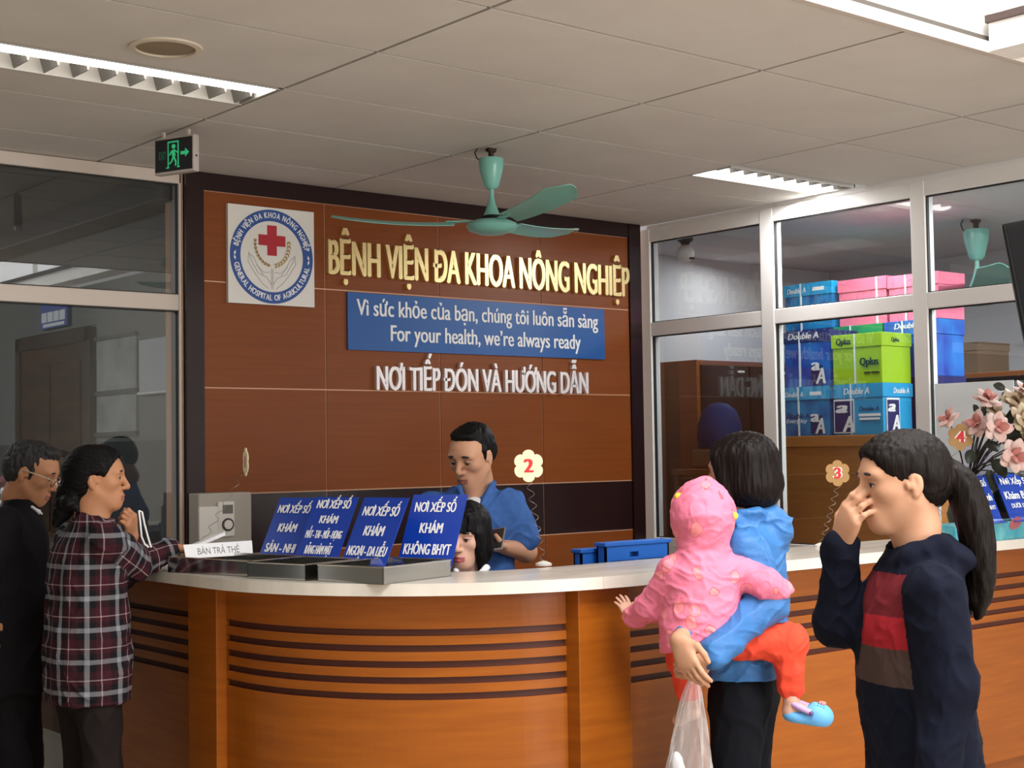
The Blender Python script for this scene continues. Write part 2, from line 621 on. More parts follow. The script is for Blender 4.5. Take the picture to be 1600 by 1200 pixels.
xr = 6.09
mb = MB()
member(mb, (xr, 1.6, 2.722), (xr + 0.07, 6.12, 2.80))
mb.box((xr - 0.004, 1.6, 2.795), (xr + 0.08, 6.12, ZC - 0.001), 0)
member(mb, (xr, 1.6, 2.165), (xr + 0.07, 6.12, 2.245))
member(mb, (xr, 1.6, 0.93), (xr + 0.07, 6.12, 0.985))
for y0, y1 in ((6.105, 6.2), (5.165, 5.255), (4.2, 4.282), (3.2, 3.282)):
    member(mb, (xr - 0.003, y0, 0.93), (xr + 0.073, y1, 2.80))
mb.box((xr, 1.6, 0), (xr + 0.1, 6.2, 0.93), 1)
wr = struct(mb, 'wall_right', [M_alu, M_white])
YW = [1.6, 3.2, 4.2, 5.165, 6.105]
YE = [3.282, 4.282, 5.255]
spans = [(1.6, 3.2), (3.282, 4.2), (4.282, 5.165), (5.255, 6.105)]
mbg = MB()
for (y0, y1) in spans:
    for z0, z1 in ((0.985, 2.165), (2.245, 2.722)):
        MB().box((xr + 0.033, y0, z0), (xr + 0.038, y1, z1)).build('pane', M_glassR, wr)
        for a, b in (((y0, z0), (y1, z0 + 0.005)), ((y0, z1 - 0.006), (y1, z1)), ((y0, z0), (y0 + 0.006, z1)), ((y1 - 0.006, z0), (y1, z1))):
            mbg.box((xr + 0.012, a[0], a[1]), (xr + 0.03, b[0], b[1]))
mbg.build('gasket', M_gasket, wr)

# corridor behind the left glass
M_corr = mat('corridor_paint', rgb(112, 112, 110), 0.8)
M_corr_d = mat('corridor_dado', rgb(70, 70, 70), 0.4)
mb = MB().box((3.2, 6.35, 2.205), (3.35, 9.6, 2.70)).box((3.2, 6.35, 0), (3.35, 7.34, 2.205)).box((3.2, 8.43, 0), (3.35, 9.6, 2.205)).box((3.21, 7.34, 0), (3.35, 8.43, 2.205))
mb.box((3.19, 6.35, 0), (3.2, 7.34, 1.58), 1).box((3.19, 8.43, 0), (3.2, 9.6, 1.58), 1)
struct(mb, 'wall_corridor', [M_corr, M_corr_d])
struct(MB().box((-1.3, 9.6, 0), (3.35, 9.7, ZC)).box((-1.3, 6.25, 0), (-1.2, 9.6, ZC)), 'wall_corridor_end', M_corr)
struct(MB().box((-1.3, 6.24, ZC), (3.09, 9.6, ZC + 0.05)), 'ceiling_corridor', mat('corridor_ceiling', rgb(150, 148, 143), 0.9))
struct(MB().box((3.05, 6.24, 2.70), (3.35, 9.6, ZC + 0.05)).box((3.03, 6.24, 2.695), (3.2, 9.6, 2.705), 1), 'trim_corridor_beam', [mat('beam_paint', rgb(78, 78, 80), 0.7), M_corr])
dr = struct(MB().box((3.17, 7.36, 0), (3.2, 7.43, 2.19)).box((3.17, 8.35, 0), (3.2, 8.42, 2.19)).box((3.17, 7.36, 2.12), (3.2, 8.42, 2.195)), 'door_corridor', mat('door_frame_wood', rgb(62, 46, 38), 0.4))
mb = MB().box((3.18, 7.43, 0), (3.2, 8.35, 2.12))
for y0, y1 in ((7.5, 7.86), (7.92, 8.28)):
    mb.box((3.174, y0, 0.25), (3.18, y1, 0.95), 0, 0.003).box((3.174, y0, 1.1), (3.18, y1, 2.02), 0, 0.003)
lf = mb.build('door_leaf', mat('door_wood', rgb(84, 56, 40), 0.4, noise=((3, 3, 20), rgb(62, 42, 30), 3)), dr)
MB().tube([(3.178, 8.27, 1.02), (3.14, 8.27, 1.02), (3.14, 8.17, 1.02)], 0.009, 8).build('door_handle', M_steel, lf)
sg = thing('door_sign', 'small blue and white sign above the brown corridor door behind glass', 'sign', (3.195, 7.86, 2.225))
MB().box((-0.02, -0.19, 0), (0, 0.19, 0.15)).build('plate', mat('door_sign_blue', rgb(80, 100, 170), 0.5), sg)
mb = MB()
for k in range(4):
    mb.box((-0.021, -0.16 + k * 0.085, 0.035), (-0.02, -0.085 + k * 0.085, 0.09))
mb.box((-0.021, -0.15, 0.008), (-0.02, 0.15, 0.026))
mb.build('marking', M_paper, sg)
nb = thing('notice_board', 'pale notice board on the corridor wall right of the brown door', 'notice board', (3.2, 6.60, 1.82))
MB().box((-0.02, -0.19, 0), (0, 0.19, 0.26), 0, 0.004).build('board', mat('notice_pale', rgb(190, 190, 196), 0.6), nb)
MB().box((-0.025, -0.2, -0.012), (-0.0, 0.2, 0)).build('ledge', M_alu, nb)
sw = thing('window_shutter', 'grey frosted interior window beside the corridor door behind glass', 'window', (3.2, 7.08, 1.62))
MB().box((-0.012, -0.24, 0), (0, 0.24, 0.5), 0, 0.004).build('frosted_pane', mat('frosted', rgb(168, 170, 168), 0.35, noise=((5, 5, 5), rgb(125, 127, 126), 3)), sw)
mb = MB()
mb.box((-0.02, -0.25, -0.01), (0, 0.25, 0.01)).box((-0.02, -0.25, 0.49), (0, 0.25, 0.51)).box((-0.02, -0.25, 0.2), (0, 0.25, 0.225))
mb.build('frame', M_corr_d, sw)

# storage room behind the right glass
M_store = mat('store_paint', rgb(196, 196, 200), 0.85)
struct(MB().box((8.9, 1.0, 0), (9.0, 7.1, ZC)), 'wall_store_far', M_store)
struct(MB().box((6.02, 7.0, 0), (9.0, 7.1, ZC)).box((6.165, 6.2, 0), (6.2, 7.0, ZC), 0), 'wall_store_back', M_store)
struct(MB().box((6.165, 1.0, 0), (9.0, 1.1, ZC)), 'wall_store_near', M_store)
struct(MB().box((6.165, 1.0, ZC), (9.0, 7.1, ZC + 0.05)), 'ceiling_store', M_store)

# ------------------------------------------------------------------ ceiling fittings
M_tealfan = mat('teal_enamel', rgb(122, 186, 174), 0.35, 0, 0.5, coat=0.2)


def troffer(name, label, x0, x1, y0, y1, bright_near, n):
    t = thing(name, label, 'ceiling light', ((x0 + x1) / 2, (y0 + y1) / 2, ZC), 0, 'recessed louvre lights')
    hx, hy = (x1 - x0) / 2, (y1 - y0) / 2
    mb = MB()
    mb.box((-hx, -hy, 0.075), (hx, hy, 0.085)).box((-hx, -hy, 0), (-hx + 0.008, hy, 0.08)).box((hx - 0.008, -hy, 0), (hx, hy, 0.08))
    mb.box((-hx, -hy, -0.002), (hx, -hy + 0.008, 0.08)).box((-hx, hy - 0.008, -0.002), (hx, hy, 0.08))
    mb.build('housing', mat('light_housing', rgb(186, 182, 175), 0.4), t)
    s = -1 if bright_near else 1
    a, b = sorted((s * (hy - 0.012), -s * 0.01))
    mb = MB()
    k = 10
    vs, fs = [], []
    for X in (-hx + 0.01, hx - 0.01):
        for q in range(k + 1):
            an = PI * q / k
            vs.append((X, (a + b) / 2 + (b - a) / 2 * math.cos(an), 0.03 - 0.028 * math.sin(an)))
    for q in range(k):
        fs.append([q, q + 1, k + 2 + q, k + 1 + q])
    mb.add(vs, fs, 0, True)
    mb.build('lamp', M_tube, t)
    a2, b2 = sorted((-s * (hy - 0.009), -s * 0.014))
    for i in range(n):
        mb = MB()
        X = -hx + 0.03 + (2 * hx - 0.06) * i / (n - 1)
        vs = [(X - 0.002, a2, 0.002), (X + 0.002, a2, 0.002), (X + 0.002, b2, 0.002), (X - 0.002, b2, 0.002),
              (X - 0.016, a2, 0.05), (X + 0.016, a2, 0.05), (X + 0.016, b2, 0.05), (X - 0.016, b2, 0.05)]
        mb.add(vs, [[0, 1, 2, 3], [4, 5, 6, 7], [0, 1, 5, 4], [1, 2, 6, 5], [2, 3, 7, 6], [3, 0, 4, 7]])
        mb.build('louvre_blade', mat('louvre', rgb(120, 116, 110), 0.35), t)
    return t


troffer('ceiling_light', 'recessed louvre light at the upper left of the brown wall, left of the exit sign', 1.475, 2.686, 4.556, 4.852, True, 12)
troffer('ceiling_light', 'recessed louvre light ending above the white glazed wall, over the paper boxes', 5.13, 6.075, 4.60, 4.852, False, 10)
troffer('ceiling_light', 'recessed louvre light seen through the upper glass of the store room', 6.9, 8.1, 4.60, 4.852, True, 12)

sp = thing('ceiling_speaker', 'round beige ceiling speaker beside the long louvre light', 'speaker', (2.11, 4.30, ZC))
MB().lathe([(0.118, 0), (0.116, -0.006), (0.096, -0.008), (0.095, -0.001)], n=40).build('rim', mat('speaker_rim', rgb(205, 192, 174), 0.6), sp)
MB().lathe([(0.095, -0.001), (0.06, -0.005), (0.001, -0.006)], n=40).build('grille', mat('speaker_grille', rgb(140, 122, 100), 0.8, bump=((600, 600, 600), 0.6, 0.002)), sp)

# exit sign hanging from the ceiling
ex = thing('exit_sign', 'dark exit sign with green running man and arrow hanging at the ceiling', 'sign', (2.65, 5.33, 2.62))
ML = frame((0, 0, 0), Vector((2.338 - 2.232, 4.552 - 4.637, 0.0)), (0, 0, 1))
sgw = 0.205
ex.rotation_euler = (0, 0, math.radians(-68))
mb = MB()
mb.box((-sgw / 2, 0.0, 0.012), (sgw / 2, 0.032, 0.160), 0, 0.003)
mb.build('case', mat('exit_case', rgb(176, 166, 160), 0.4), ex)
MB().box((-sgw / 2 + 0.006, -0.002, 0.022), (sgw / 2 - 0.008, 0.0, 0.152)).build('face', mat('exit_face', rgb(28, 30, 36), 0.3), ex)
M_green = mat('exit_green', rgb(40, 175, 110), 0.5, emit=(0.02, 0.30, 0.13, 1), estr=0.5)
mb = MB()
T = frame((0.008, -0.0025, 0.024), (1, 0, 0), (0, 0, 1)) @ Matrix.Diagonal((1.3, 1.2, 1, 1))
text_into(mb, 'EXIT', T @ Matrix.Translation((-0.051, 0.040, 0)), 0.028, 0.026, 0.0004, 0.0)
mb.build('exit_word', mat('exit_green_dim', rgb(44, 112, 90), 0.5), ex)
mb = MB()
for a, b in (((-0.030, 0.008), (-0.026, 0.098)), ((0.010, 0.008), (0.0145, 0.098)), ((-0.030, 0.093), (0.0145, 0.098)), ((-0.036, 0.008), (-0.024, 0.012)), ((0.008, 0.008), (0.018, 0.012))):
    mb.prism([(a[0], a[1]), (b[0], a[1]), (b[0], b[1]), (a[0], b[1])], 0, 0.0006, M=T)
mb.prism([(-0.006 + 0.008 * math.cos(q * PI / 6), 0.080 + 0.008 * math.sin(q * PI / 6)) for q in range(12)], 0, 0.0007, M=T)
for poly in ([(-0.016, 0.066), (-0.002, 0.071), (0.002, 0.048), (-0.010, 0.044)], [(-0.010, 0.046), (-0.002, 0.046), (0.006, 0.028), (0.004, 0.014), (-0.001, 0.014), (0.0, 0.027)],
             [(-0.010, 0.047), (-0.004, 0.046), (-0.012, 0.028), (-0.022, 0.020), (-0.025, 0.024), (-0.016, 0.031)], [(-0.016, 0.066), (-0.012, 0.062), (-0.020, 0.050), (-0.025, 0.052)],
             [(-0.003, 0.070), (-0.001, 0.064), (0.009, 0.056), (0.010, 0.061)], [(0.022, 0.049), (0.040, 0.049), (0.040, 0.040), (0.056, 0.055), (0.040, 0.070), (0.040, 0.060), (0.022, 0.060)]):
    mb.prism(poly, 0, 0.0006, M=T)
mb.build('pictogram', M_green, ex)
MB().box((-0.07, 0.009, 0.155), (-0.06, 0.019, 0.185)).box((0.06, 0.009, 0.155), (0.07, 0.019, 0.185)).build('bracket', M_alu_l, ex)
MB().lathe([(0.004, 0), (0.004, 0.002)], n=10, M=frame((sgw / 2 + 0.0, 0.014, 0.075), (0, 1, 0), (0, 0, 1))).build('button', M_black, ex)


def fan(name, label, loc, s, a0):
    t = thing(name, label, 'fan', loc)
    MB().tube([(0, 0, 0), (0, 0, -0.05 * s)], 0.012 * s, 10).tube([(-0.02 * s, 0, -0.004), (0.02 * s, 0, -0.004)], 0.014 * s).build('hanger', mat('rusty_steel', rgb(62, 44, 36), 0.6, 0.4), t)
    MB().lathe([(0.053 * s, -0.045 * s), (0.055 * s, -0.05 * s), (0.052 * s, -0.09 * s), (0.042 * s, -0.13 * s), (0.033 * s, -0.165 * s), (0.020 * s, -0.178 * s)], n=28).build('canopy', M_tealfan, t)
    MB().tube([(0, 0, -0.17 * s), (0, 0, -0.25 * s)], 0.010 * s, 14).build('downrod', M_tealfan, t)
    MB().lathe([(0.012 * s, -0.215 * s), (0.016 * s, -0.24 * s), (0.030 * s, -0.278 * s), (0.038 * s, -0.295 * s), (0.02 * s, -0.297 * s)], n=24).build('lower_canopy', M_tealfan, t)
    MB().lathe([(0.035 * s, -0.297 * s), (0.05 * s, -0.30 * s), (0.05 * s, -0.312 * s), (0.03 * s, -0.315 * s)], n=24).build('collar', M_black, t)
    MB().lathe([(0.02 * s, -0.310 * s), (0.075 * s, -0.316 * s), (0.107 * s, -0.330 * s), (0.113 * s, -0.342 * s), (0.100 * s, -0.360 * s), (0.06 * s, -0.374 * s), (0.001, -0.380 * s)], n=40).build('motor', M_tealfan, t)
    for k in range(3):
        a = math.radians(a0 + 120 * k)
        R = Matrix.Rotation(a, 4, 'Z') @ Matrix.Translation((0, 0, -0.318 * s))
        MB().box((0.09 * s, -0.018 * s, -0.003 * s), (0.20 * s, 0.018 * s, 0.003 * s), 0, 0.002, M=R).build('blade_iron', M_tealfan, t)
        vs, fs = [], []
        n = 14
        for i in range(n + 1):
            u = i / n
            r = (0.16 + 0.54 * u) * s
            wd = (0.045 + 0.035 * u - 0.035 * max(0, u - 0.86) / 0.14 * 1.6) * s
            pit = math.radians(16 - 8 * u)
            for j in range(5):
                v = (j / 4 - 0.5) * 2
                y = v * wd + 0.02 * s * u
                z = -y * math.sin(pit) - 0.008 * s * v * v + 0.045 * s * u * u
                vs.append(R @ Vector((r, y, z)))
        m_ = len(vs)
        vs += [v + Vector((0, 0, -0.003 * s)) for v in vs]
        for i in range(n):
            for j in range(4):
                q = [i * 5 + j, i * 5 + j + 1, (i + 1) * 5 + j + 1, (i + 1) * 5 + j]
                fs += [q, [x + m_ for x in q][::-1]]
        rim = [i * 5 for i in range(n + 1)] + [n * 5 + j for j in range(1, 5)] + [i * 5 + 4 for i in range(n - 1, -1, -1)] + [3, 2, 1]
        for i in range(len(rim)):
            p, q = rim[i], rim[(i + 1) % len(rim)]
            fs.append([p, q, q + m_, p + m_])
        mb = MB()
        mb.add(vs, fs, 0, True)
        mb.build('blade', M_tealfan, t)
    MB().tube([(-0.05 * s, 0.03 * s, 0), (-0.062 * s, 0.035 * s, -0.02 * s), (-0.055 * s, 0.03 * s, -0.045 * s), (-0.03 * s, 0.02 * s, -0.062 * s), (-0.01 * s, 0, -0.06 * s)], 0.003 * s, 6).build('cable', M_black, t)
    return t


fan('ceiling_fan', 'teal three-blade ceiling fan hanging in front of the brown lettered wall', (3.952, 4.924, ZC), 1.0, 136)
fan('ceiling_fan', 'teal ceiling fan hanging in the store room behind the upper right glass', (7.54, 4.85, ZC), 1.35, 98)

# ------------------------------------------------------------------ reception counter
CX, CY = 3.45, 4.6
GZ = [(0.901, 0.923), (0.849, 0.871), (0.797, 0.819), (0.745, 0.767), (0.693, 0.715)]


def grooved(mb, path, inward):
    """path: list of 2D points, inward: list of unit normals pointing into the counter"""
    prof = [(1.038, 0)]
    for lo, hi in GZ:
        prof += [(hi, 0), (hi, 1), (lo, 1), (lo, 0)]
    prof += [(0.1, 0), (0.1, 2), (0.0, 2)]
    depth = {0: 0, 1: 0.013, 2: 0.03}
    n = len(path)
    for k in range(len(prof) - 1):
        (z0, d0), (z1, d1) = prof[k], prof[k + 1]
        mi = 1 if (d0 == 1 or d1 == 1) else 0
        vs, fs = [], []
        for (p, q) in zip(path, inward):
            vs.append((p[0] + q[0] * depth[d0], p[1] + q[1] * depth[d0], z0))
            vs.append((p[0] + q[0] * depth[d1], p[1] + q[1] * depth[d1], z1))
        for i in range(n - 1):
            fs.append([2 * i, 2 * i + 1, 2 * i + 3, 2 * i + 2])
        mb.add(vs, fs, mi, False)
    # back side
    vs = []
    for (p, q) in zip(path, inward):
        vs.append((p[0] + q[0] * 0.04, p[1] + q[1] * 0.04, 0.0))
        vs.append((p[0] + q[0] * 0.04, p[1] + q[1] * 0.04, 1.038))
    mb.add(vs, [[2 * i, 2 * i + 2, 2 * i + 3, 2 * i + 1] for i in range(n - 1)], 0)


def arcp(r, a0, a1, n):
    return [(CX + r * math.cos(math.radians(a0 + (a1 - a0) * k / n)), CY + r * math.sin(math.radians(a0 + (a1 - a0) * k / n))) for k in range(n + 1)]


cf = thing('counter_front', 'curved orange wood corner of the reception counter with five dark grooves', 'counter', (2.78, 3.93, 0))
O = Vector((2.78, 3.93, 0))


def bld(mb, name, m, root):
    o = mb.build(name, m, root)
    me = o.data
    off = root.location
    for v in me.vertices:
        v.co -= off
    return o


p = [(2.51, 4.66)] + arcp(0.94, 180, 257.6, 40)
inn = [(1, 0)] + [(-math.cos(math.radians(180 + 77.6 * k / 40)), -math.sin(math.radians(180 + 77.6 * k / 40))) for k in range(41)]
mb = MB()
grooved(mb, p, inn)
bld(mb, 'curved_panel', [M_wood, M_groove], cf)
bld(MB().box((3.249, 3.62, 0), (3.484, 3.80, 1.0395), 0, 0.003), 'pillar', M_wood, cf)
bld(MB().box((2.47, 4.659, 0), (2.65, 4.873, 1.0395), 0, 0.003), 'pillar', M_wood, cf)
cr = thing('counter_front', 'long straight orange wood counter front at the right, behind the girl in the hoodie', 'counter', (4.8, 3.68, 0))
mb = MB()
grooved(mb, [(3.485, 3.68), (6.085, 3.68)], [(0, 1), (0, 1)])
bld(mb, 'grooved_panel', [M_wood, M_groove], cr)
bld(MB().box((3.485, 3.76, 0), (6.085, 3.78, 1.0395)).box((3.485, 3.72, 1.0), (6.085, 3.98, 1.0395)), 'carcass', M_wood, cr)
cl = thing('counter_front', 'straight counter front in shade at the left, behind the woman in the plaid shirt', 'counter', (2.55, 5.5, 0))
mb = MB()
grooved(mb, [(2.53, 6.10), (2.53, 4.874)], [(1, 0), (1, 0)])
bld(mb, 'grooved_panel', [M_wood, M_groove], cl)
bld(MB().box((2.61, 4.874, 0), (2.63, 6.10, 1.0395)).box((2.57, 4.874, 1.0), (2.83, 6.10, 1.0395)), 'carcass', M_wood, cl)


def slab(mb, outer, inner, z0, z1):
    poly = outer + inner[::-1]
    n = len(outer)
    vs = [(x, y, z0) for x, y in outer] + [(x, y, z0) for x, y in inner] + [(x, y, z1) for x, y in outer] + [(x, y, z1) for x, y in inner]
    fs = []
    for i in range(n - 1):
        fs.append([i, i + 1, n + i + 1, n + i])
        fs.append([2 * n + i, 3 * n + i, 3 * n + i + 1, 2 * n + i + 1])
        fs.append([i, 2 * n + i, 2 * n + i + 1, i + 1])
        fs.append([n + i, n + i + 1, 3 * n + i + 1, 3 * n + i])
    fs.append([0, n, 3 * n, 2 * n])
    fs.append([n - 1, 3 * n - 1, 4 * n - 1, 2 * n - 1])
    mb.add(vs, fs)


mb = MB()
outer = [(2.41, 6.115)] + arcp(1.04, 180, 262.5, 48)
inner = [(2.86, 6.115)] + arcp(0.59, 180, 262.5, 48)
slab(mb, outer, inner, 1.04, 1.08)
ct = mb.build('countertop', M_marble, None, (2.6, 4.0, 1.04))
tag(ct, 'white stone countertop following the curved corner, with the steel trays on it', 'countertop')
a = math.radians(262.5)
mb = MB()
slab(mb, [(CX + 1.04 * math.cos(a) + 0.001, CY + 1.04 * math.sin(a)), (3.45, 3.56), (6.085, 3.56)], [(CX + 0.59 * math.cos(a) + 0.001, CY + 0.59 * math.sin(a)), (3.45, 4.01), (6.085, 4.01)], 1.04, 1.08)
ct = mb.build('countertop', M_marble, None, (4.8, 3.8, 1.04))
tag(ct, 'white stone countertop of the straight right run, under the flowers', 'countertop')

# ------------------------------------------------------------------ steel trays and blue signs on the counter


def tray(label, corner, xd, lx, ly, h):
    a = math.atan2(xd[1], xd[0])
    t = thing('steel_tray', label, 'tray', (corner[0], corner[1], 1.0802), a, 'steel trays on the counter')
    mb = MB()
    mb.box((0, 0, 0), (lx, ly, 0.003))
    mb.box((0, 0, 0), (lx, 0.004, h)).box((0, ly - 0.004, 0), (lx, ly, h)).box((0, 0, 0), (0.004, ly, h)).box((lx - 0.004, 0, 0), (lx, ly, h))
    mb.build('pan', M_steel, t)
    mb = MB()
    for (p, q) in (((0, 0), (lx, 0)), ((lx, 0), (lx, ly)), ((lx, ly), (0, ly)), ((0, ly), (0, 0))):
        mb.tube([(p[0], p[1], h), (q[0], q[1], h)], 0.0028, 8)
    mb.build('rolled_rim', M_steel, t)
    return t


tray('steel tray nearest the camera, in front of the KHÔNG BHYT sign', (2.652, 3.884), (0.965, 0.26), 0.35, 0.285, 0.055)
tray('middle steel tray in front of the NGOẠI - DA LIỄU sign', (2.548, 4.188), (0.965, 0.26), 0.27, 0.27, 0.055)
tray('far left steel tray behind the name strip, under the plaid sleeve', (2.513, 4.478), (0.97, 0.24), 0.25, 0.44, 0.055)


def blue_sign(label, bl, wdir, wid, back, hh, lean, lines, z0=1.086, cat='sign', name='desk_sign', foot=0.07, shear=0.0):
    """board standing in a J-shaped foot, leaning back"""
    wdir = Vector((wdir[0], wdir[1], 0)).normalized()
    back = Vector((back[0], back[1], 0)).normalized()
    t = thing(name, label, cat, (bl[0], bl[1], z0))
    up = Vector((0, 0, hh)) + back * lean
    L = up.length
    upn = up.normalized()
    # profile: foot curls forward
    prof = []
    for k in range(7):
        q = k / 6
        prof.append(-back * (foot * 0.55) * (1 - q) ** 1.5 + Vector((0, 0, 0.03 * q ** 2.2)))
    base = prof[-1]
    prof.append(base + upn * (L - 0.03))
    nrm = wdir.cross(upn).normalized()
    if nrm.dot(back) > 0:
        nrm = -nrm
    vs, fs = [], []
    n = len(prof)
    for e in (0, 1):
        for p_ in prof:
            vs.append(p_ + wdir * wid * e)
    for e in (0, 1):
        for i, p_ in enumerate(prof):
            tdir = (prof[min(i + 1, n - 1)] - prof[max(i - 1, 0)]).normalized()
            nn = tdir.cross(wdir).normalized()
            if nn.dot(back) < 0:
                nn = -nn
            vs.append(p_ + wdir * wid * e + nn * 0.003)
    for i in range(n - 1):
        fs += [[i, i + 1, n + i + 1, n + i], [2 * n + i, 3 * n + i, 3 * n + i + 1, 2 * n + i + 1], [i, 2 * n + i, 2 * n + i + 1, i + 1], [n + i, n + i + 1, 3 * n + i + 1, 3 * n + i]]
    fs += [[0, n, 3 * n, 2 * n], [n - 1, 3 * n - 1, 4 * n - 1, 2 * n - 1]]
    mb = MB()
    mb.add(vs, fs)
    mb.build('board', M_blue, t)
    T = frame(base + nrm * 0.002, wdir, upn)
    for (txt, v, cap, wfrac, bold) in lines:
        mb = MB()
        text_into(mb, txt, T @ Matrix.Translation((wid / 2, v * L, 0)), wfrac * wid, cap * L, 0.0006, bold, shear)
        mb.build('sign_line', M_letter, t)
    return t


W1 = (0.24, -0.97)
B1 = (0.97, 0.24)
blue_sign('blue sign reading KHÔNG BHYT, rightmost of the leaning counter signs', (2.983, 4.28), (0.40, -0.916), 0.222, (0.945, 0.33), 0.262, 0.117,
          [('NƠI XẾP SỐ', 0.66, 0.125, 0.76, 0.035), ('KHÁM', 0.38, 0.13, 0.42, 0.035), ('KHÔNG BHYT', 0.10, 0.135, 0.86, 0.035)], z0=1.0845)
blue_sign('blue sign reading NGOẠI - DA LIỄU, second leaning counter sign from the right', (2.835, 4.42), (0.18, -0.98), 0.225, (0.98, 0.18), 0.253, 0.135,
          [('NƠI XẾP SỐ', 0.64, 0.125, 0.80, 0.035), ('KHÁM', 0.37, 0.13, 0.44, 0.035), ('NGOẠI - DA LIỄU', 0.10, 0.125, 0.86, 0.04)], z0=1.0845)
blue_sign('blue sign reading RĂNG HÀM MẶT, third leaning counter sign from the right', (2.788, 4.662), (0.22, -0.97), 0.218, (0.97, 0.22), 0.253, 0.130,
          [('NƠI XẾP SỐ', 0.73, 0.115, 0.78, 0.035), ('KHÁM', 0.52, 0.105, 0.42, 0.035), ('MẮT - TAI - MŨI - HỌNG', 0.31, 0.105, 0.84, 0.04), ('RĂNG HÀM MẶT', 0.09, 0.115, 0.62, 0.045)], z0=1.0845)
blue_sign('blue sign reading SẢN - NHI, leftmost of the leaning counter signs', (2.775, 4.90), (0.22, -0.97), 0.205, (0.97, 0.22), 0.247, 0.130,
          [('NƠI XẾP SỐ', 0.66, 0.115, 0.84, 0.035), ('KHÁM', 0.38, 0.12, 0.48, 0.035), ('SẢN - NHI', 0.08, 0.125, 0.78, 0.035)], z0=1.0845)
pmf = blue_sign('blue sign KHÁM BỆNH leaning on the right counter, half hidden by the ponytail', (5.51, 3.61), (1, 0), 0.225, (0, 1), 0.20, 0.082,
                [('Nơi Xếp Số', 0.62, 0.135, 0.80, 0.02), ('Khám Bệnh', 0.31, 0.15, 0.84, 0.03), ('THƯỜNG BỆNH BHYT', 0.12, 0.085, 0.86, 0.02)], z0=1.1595)
blue_sign('blue sign KHÁM BỆNH at the right picture edge, under the flowers', (5.80, 3.61), (1, 0), 0.28, (0, 1), 0.205, 0.082,
          [('Nơi Xếp Số', 0.62, 0.14, 0.80, 0.02), ('Khám Bệnh', 0.31, 0.16, 0.84, 0.03), ('DƯỚI 15 TUỔI', 0.12, 0.09, 0.66, 0.02)], z0=1.1595)
bx = thing('leaflet_box', 'low teal printed box on the right counter under the blue signs', 'box', (5.725, 3.66, 1.0802))
MB().box((-0.36, -0.07, 0), (0.36, 0.08, 0.078), 0, 0.003).build('body', mat('teal_print', rgb(110, 178, 178), 0.5, noise=((14, 14, 14), rgb(60, 150, 170), 2)), bx)
MB().box((-0.115, -0.0715, 0.002), (-0.085, -0.07, 0.076)).build('grey_band', mat('grey_band', rgb(118, 110, 100), 0.5), bx)
mb = MB()
mb.prism([(0.11 + 0.05 * math.cos(q * PI / 10), 0.04 + 0.025 * math.sin(q * PI / 10)) for q in range(20)], 0, 0.001, M=frame((0, -0.071, 0), (1, 0, 0.3), (0, 0, 1)))
mb.build('red_print', mat('red_print', rgb(170, 90, 96), 0.5), bx)

# name strip and papers at the left tray
cdt = thing('name_strip', 'white card strip reading BÀN TRẢ THẺ standing on the left tray', 'sign', (2.476, 4.891, 1.128))
v = Vector((0.245, -0.02, 0.0))
Tn = frame((0, 0, 0), (0.985, -0.02, 0.0), (-0.1, 0.3, 1))
cdt.rotation_euler = (0, 0, 0)
mb = MB()
mb.prism([(-0.005, 0.0), (0.268, 0.0), (0.272, 0.052), (-0.008, 0.05)], 0, 0.002, M=Tn)
mb.prism([(-0.005, 0.0), (0.268, 0.0), (0.268, 0.03), (-0.005, 0.03)], -0.002, 0.0, M=frame((0, 0, 0), (0.985, -0.02, 0), (0.0, 1, -0.05)))
mb.build('card', M_paper, cdt)
mb = MB()
text_into(mb, 'BÀN TRẢ THẺ', Tn @ Matrix.Translation((0.13, 0.010, 0.0022)), 0.17, 0.024, 0.0003, -0.012)
mb.build('card_text', mat('grey_ink', rgb(110, 110, 112), 0.8), cdt)
pp = MB()
pp.prism([(0, 0), (0.13, 0.0), (0.14, 0.035), (0.0, 0.05)], 0, 0.012, M=frame((2.53, 4.95, 1.155), (0.90, -0.25, 0.36), (0.2, 1, 0)))
tag(pp.build('paper_slip', M_paper, None, (2.58, 4.95, 1.155)), 'folded white paper slip sticking up behind the name strip', 'paper')

# ------------------------------------------------------------------ flower-shaped number cards on springs
M_cream = mat('number_card', rgb(250, 236, 190), 0.6)
M_cream2 = mat('number_card_edge', rgb(170, 130, 80), 0.6)
M_red = mat('number_red', rgb(214, 40, 44), 0.5)


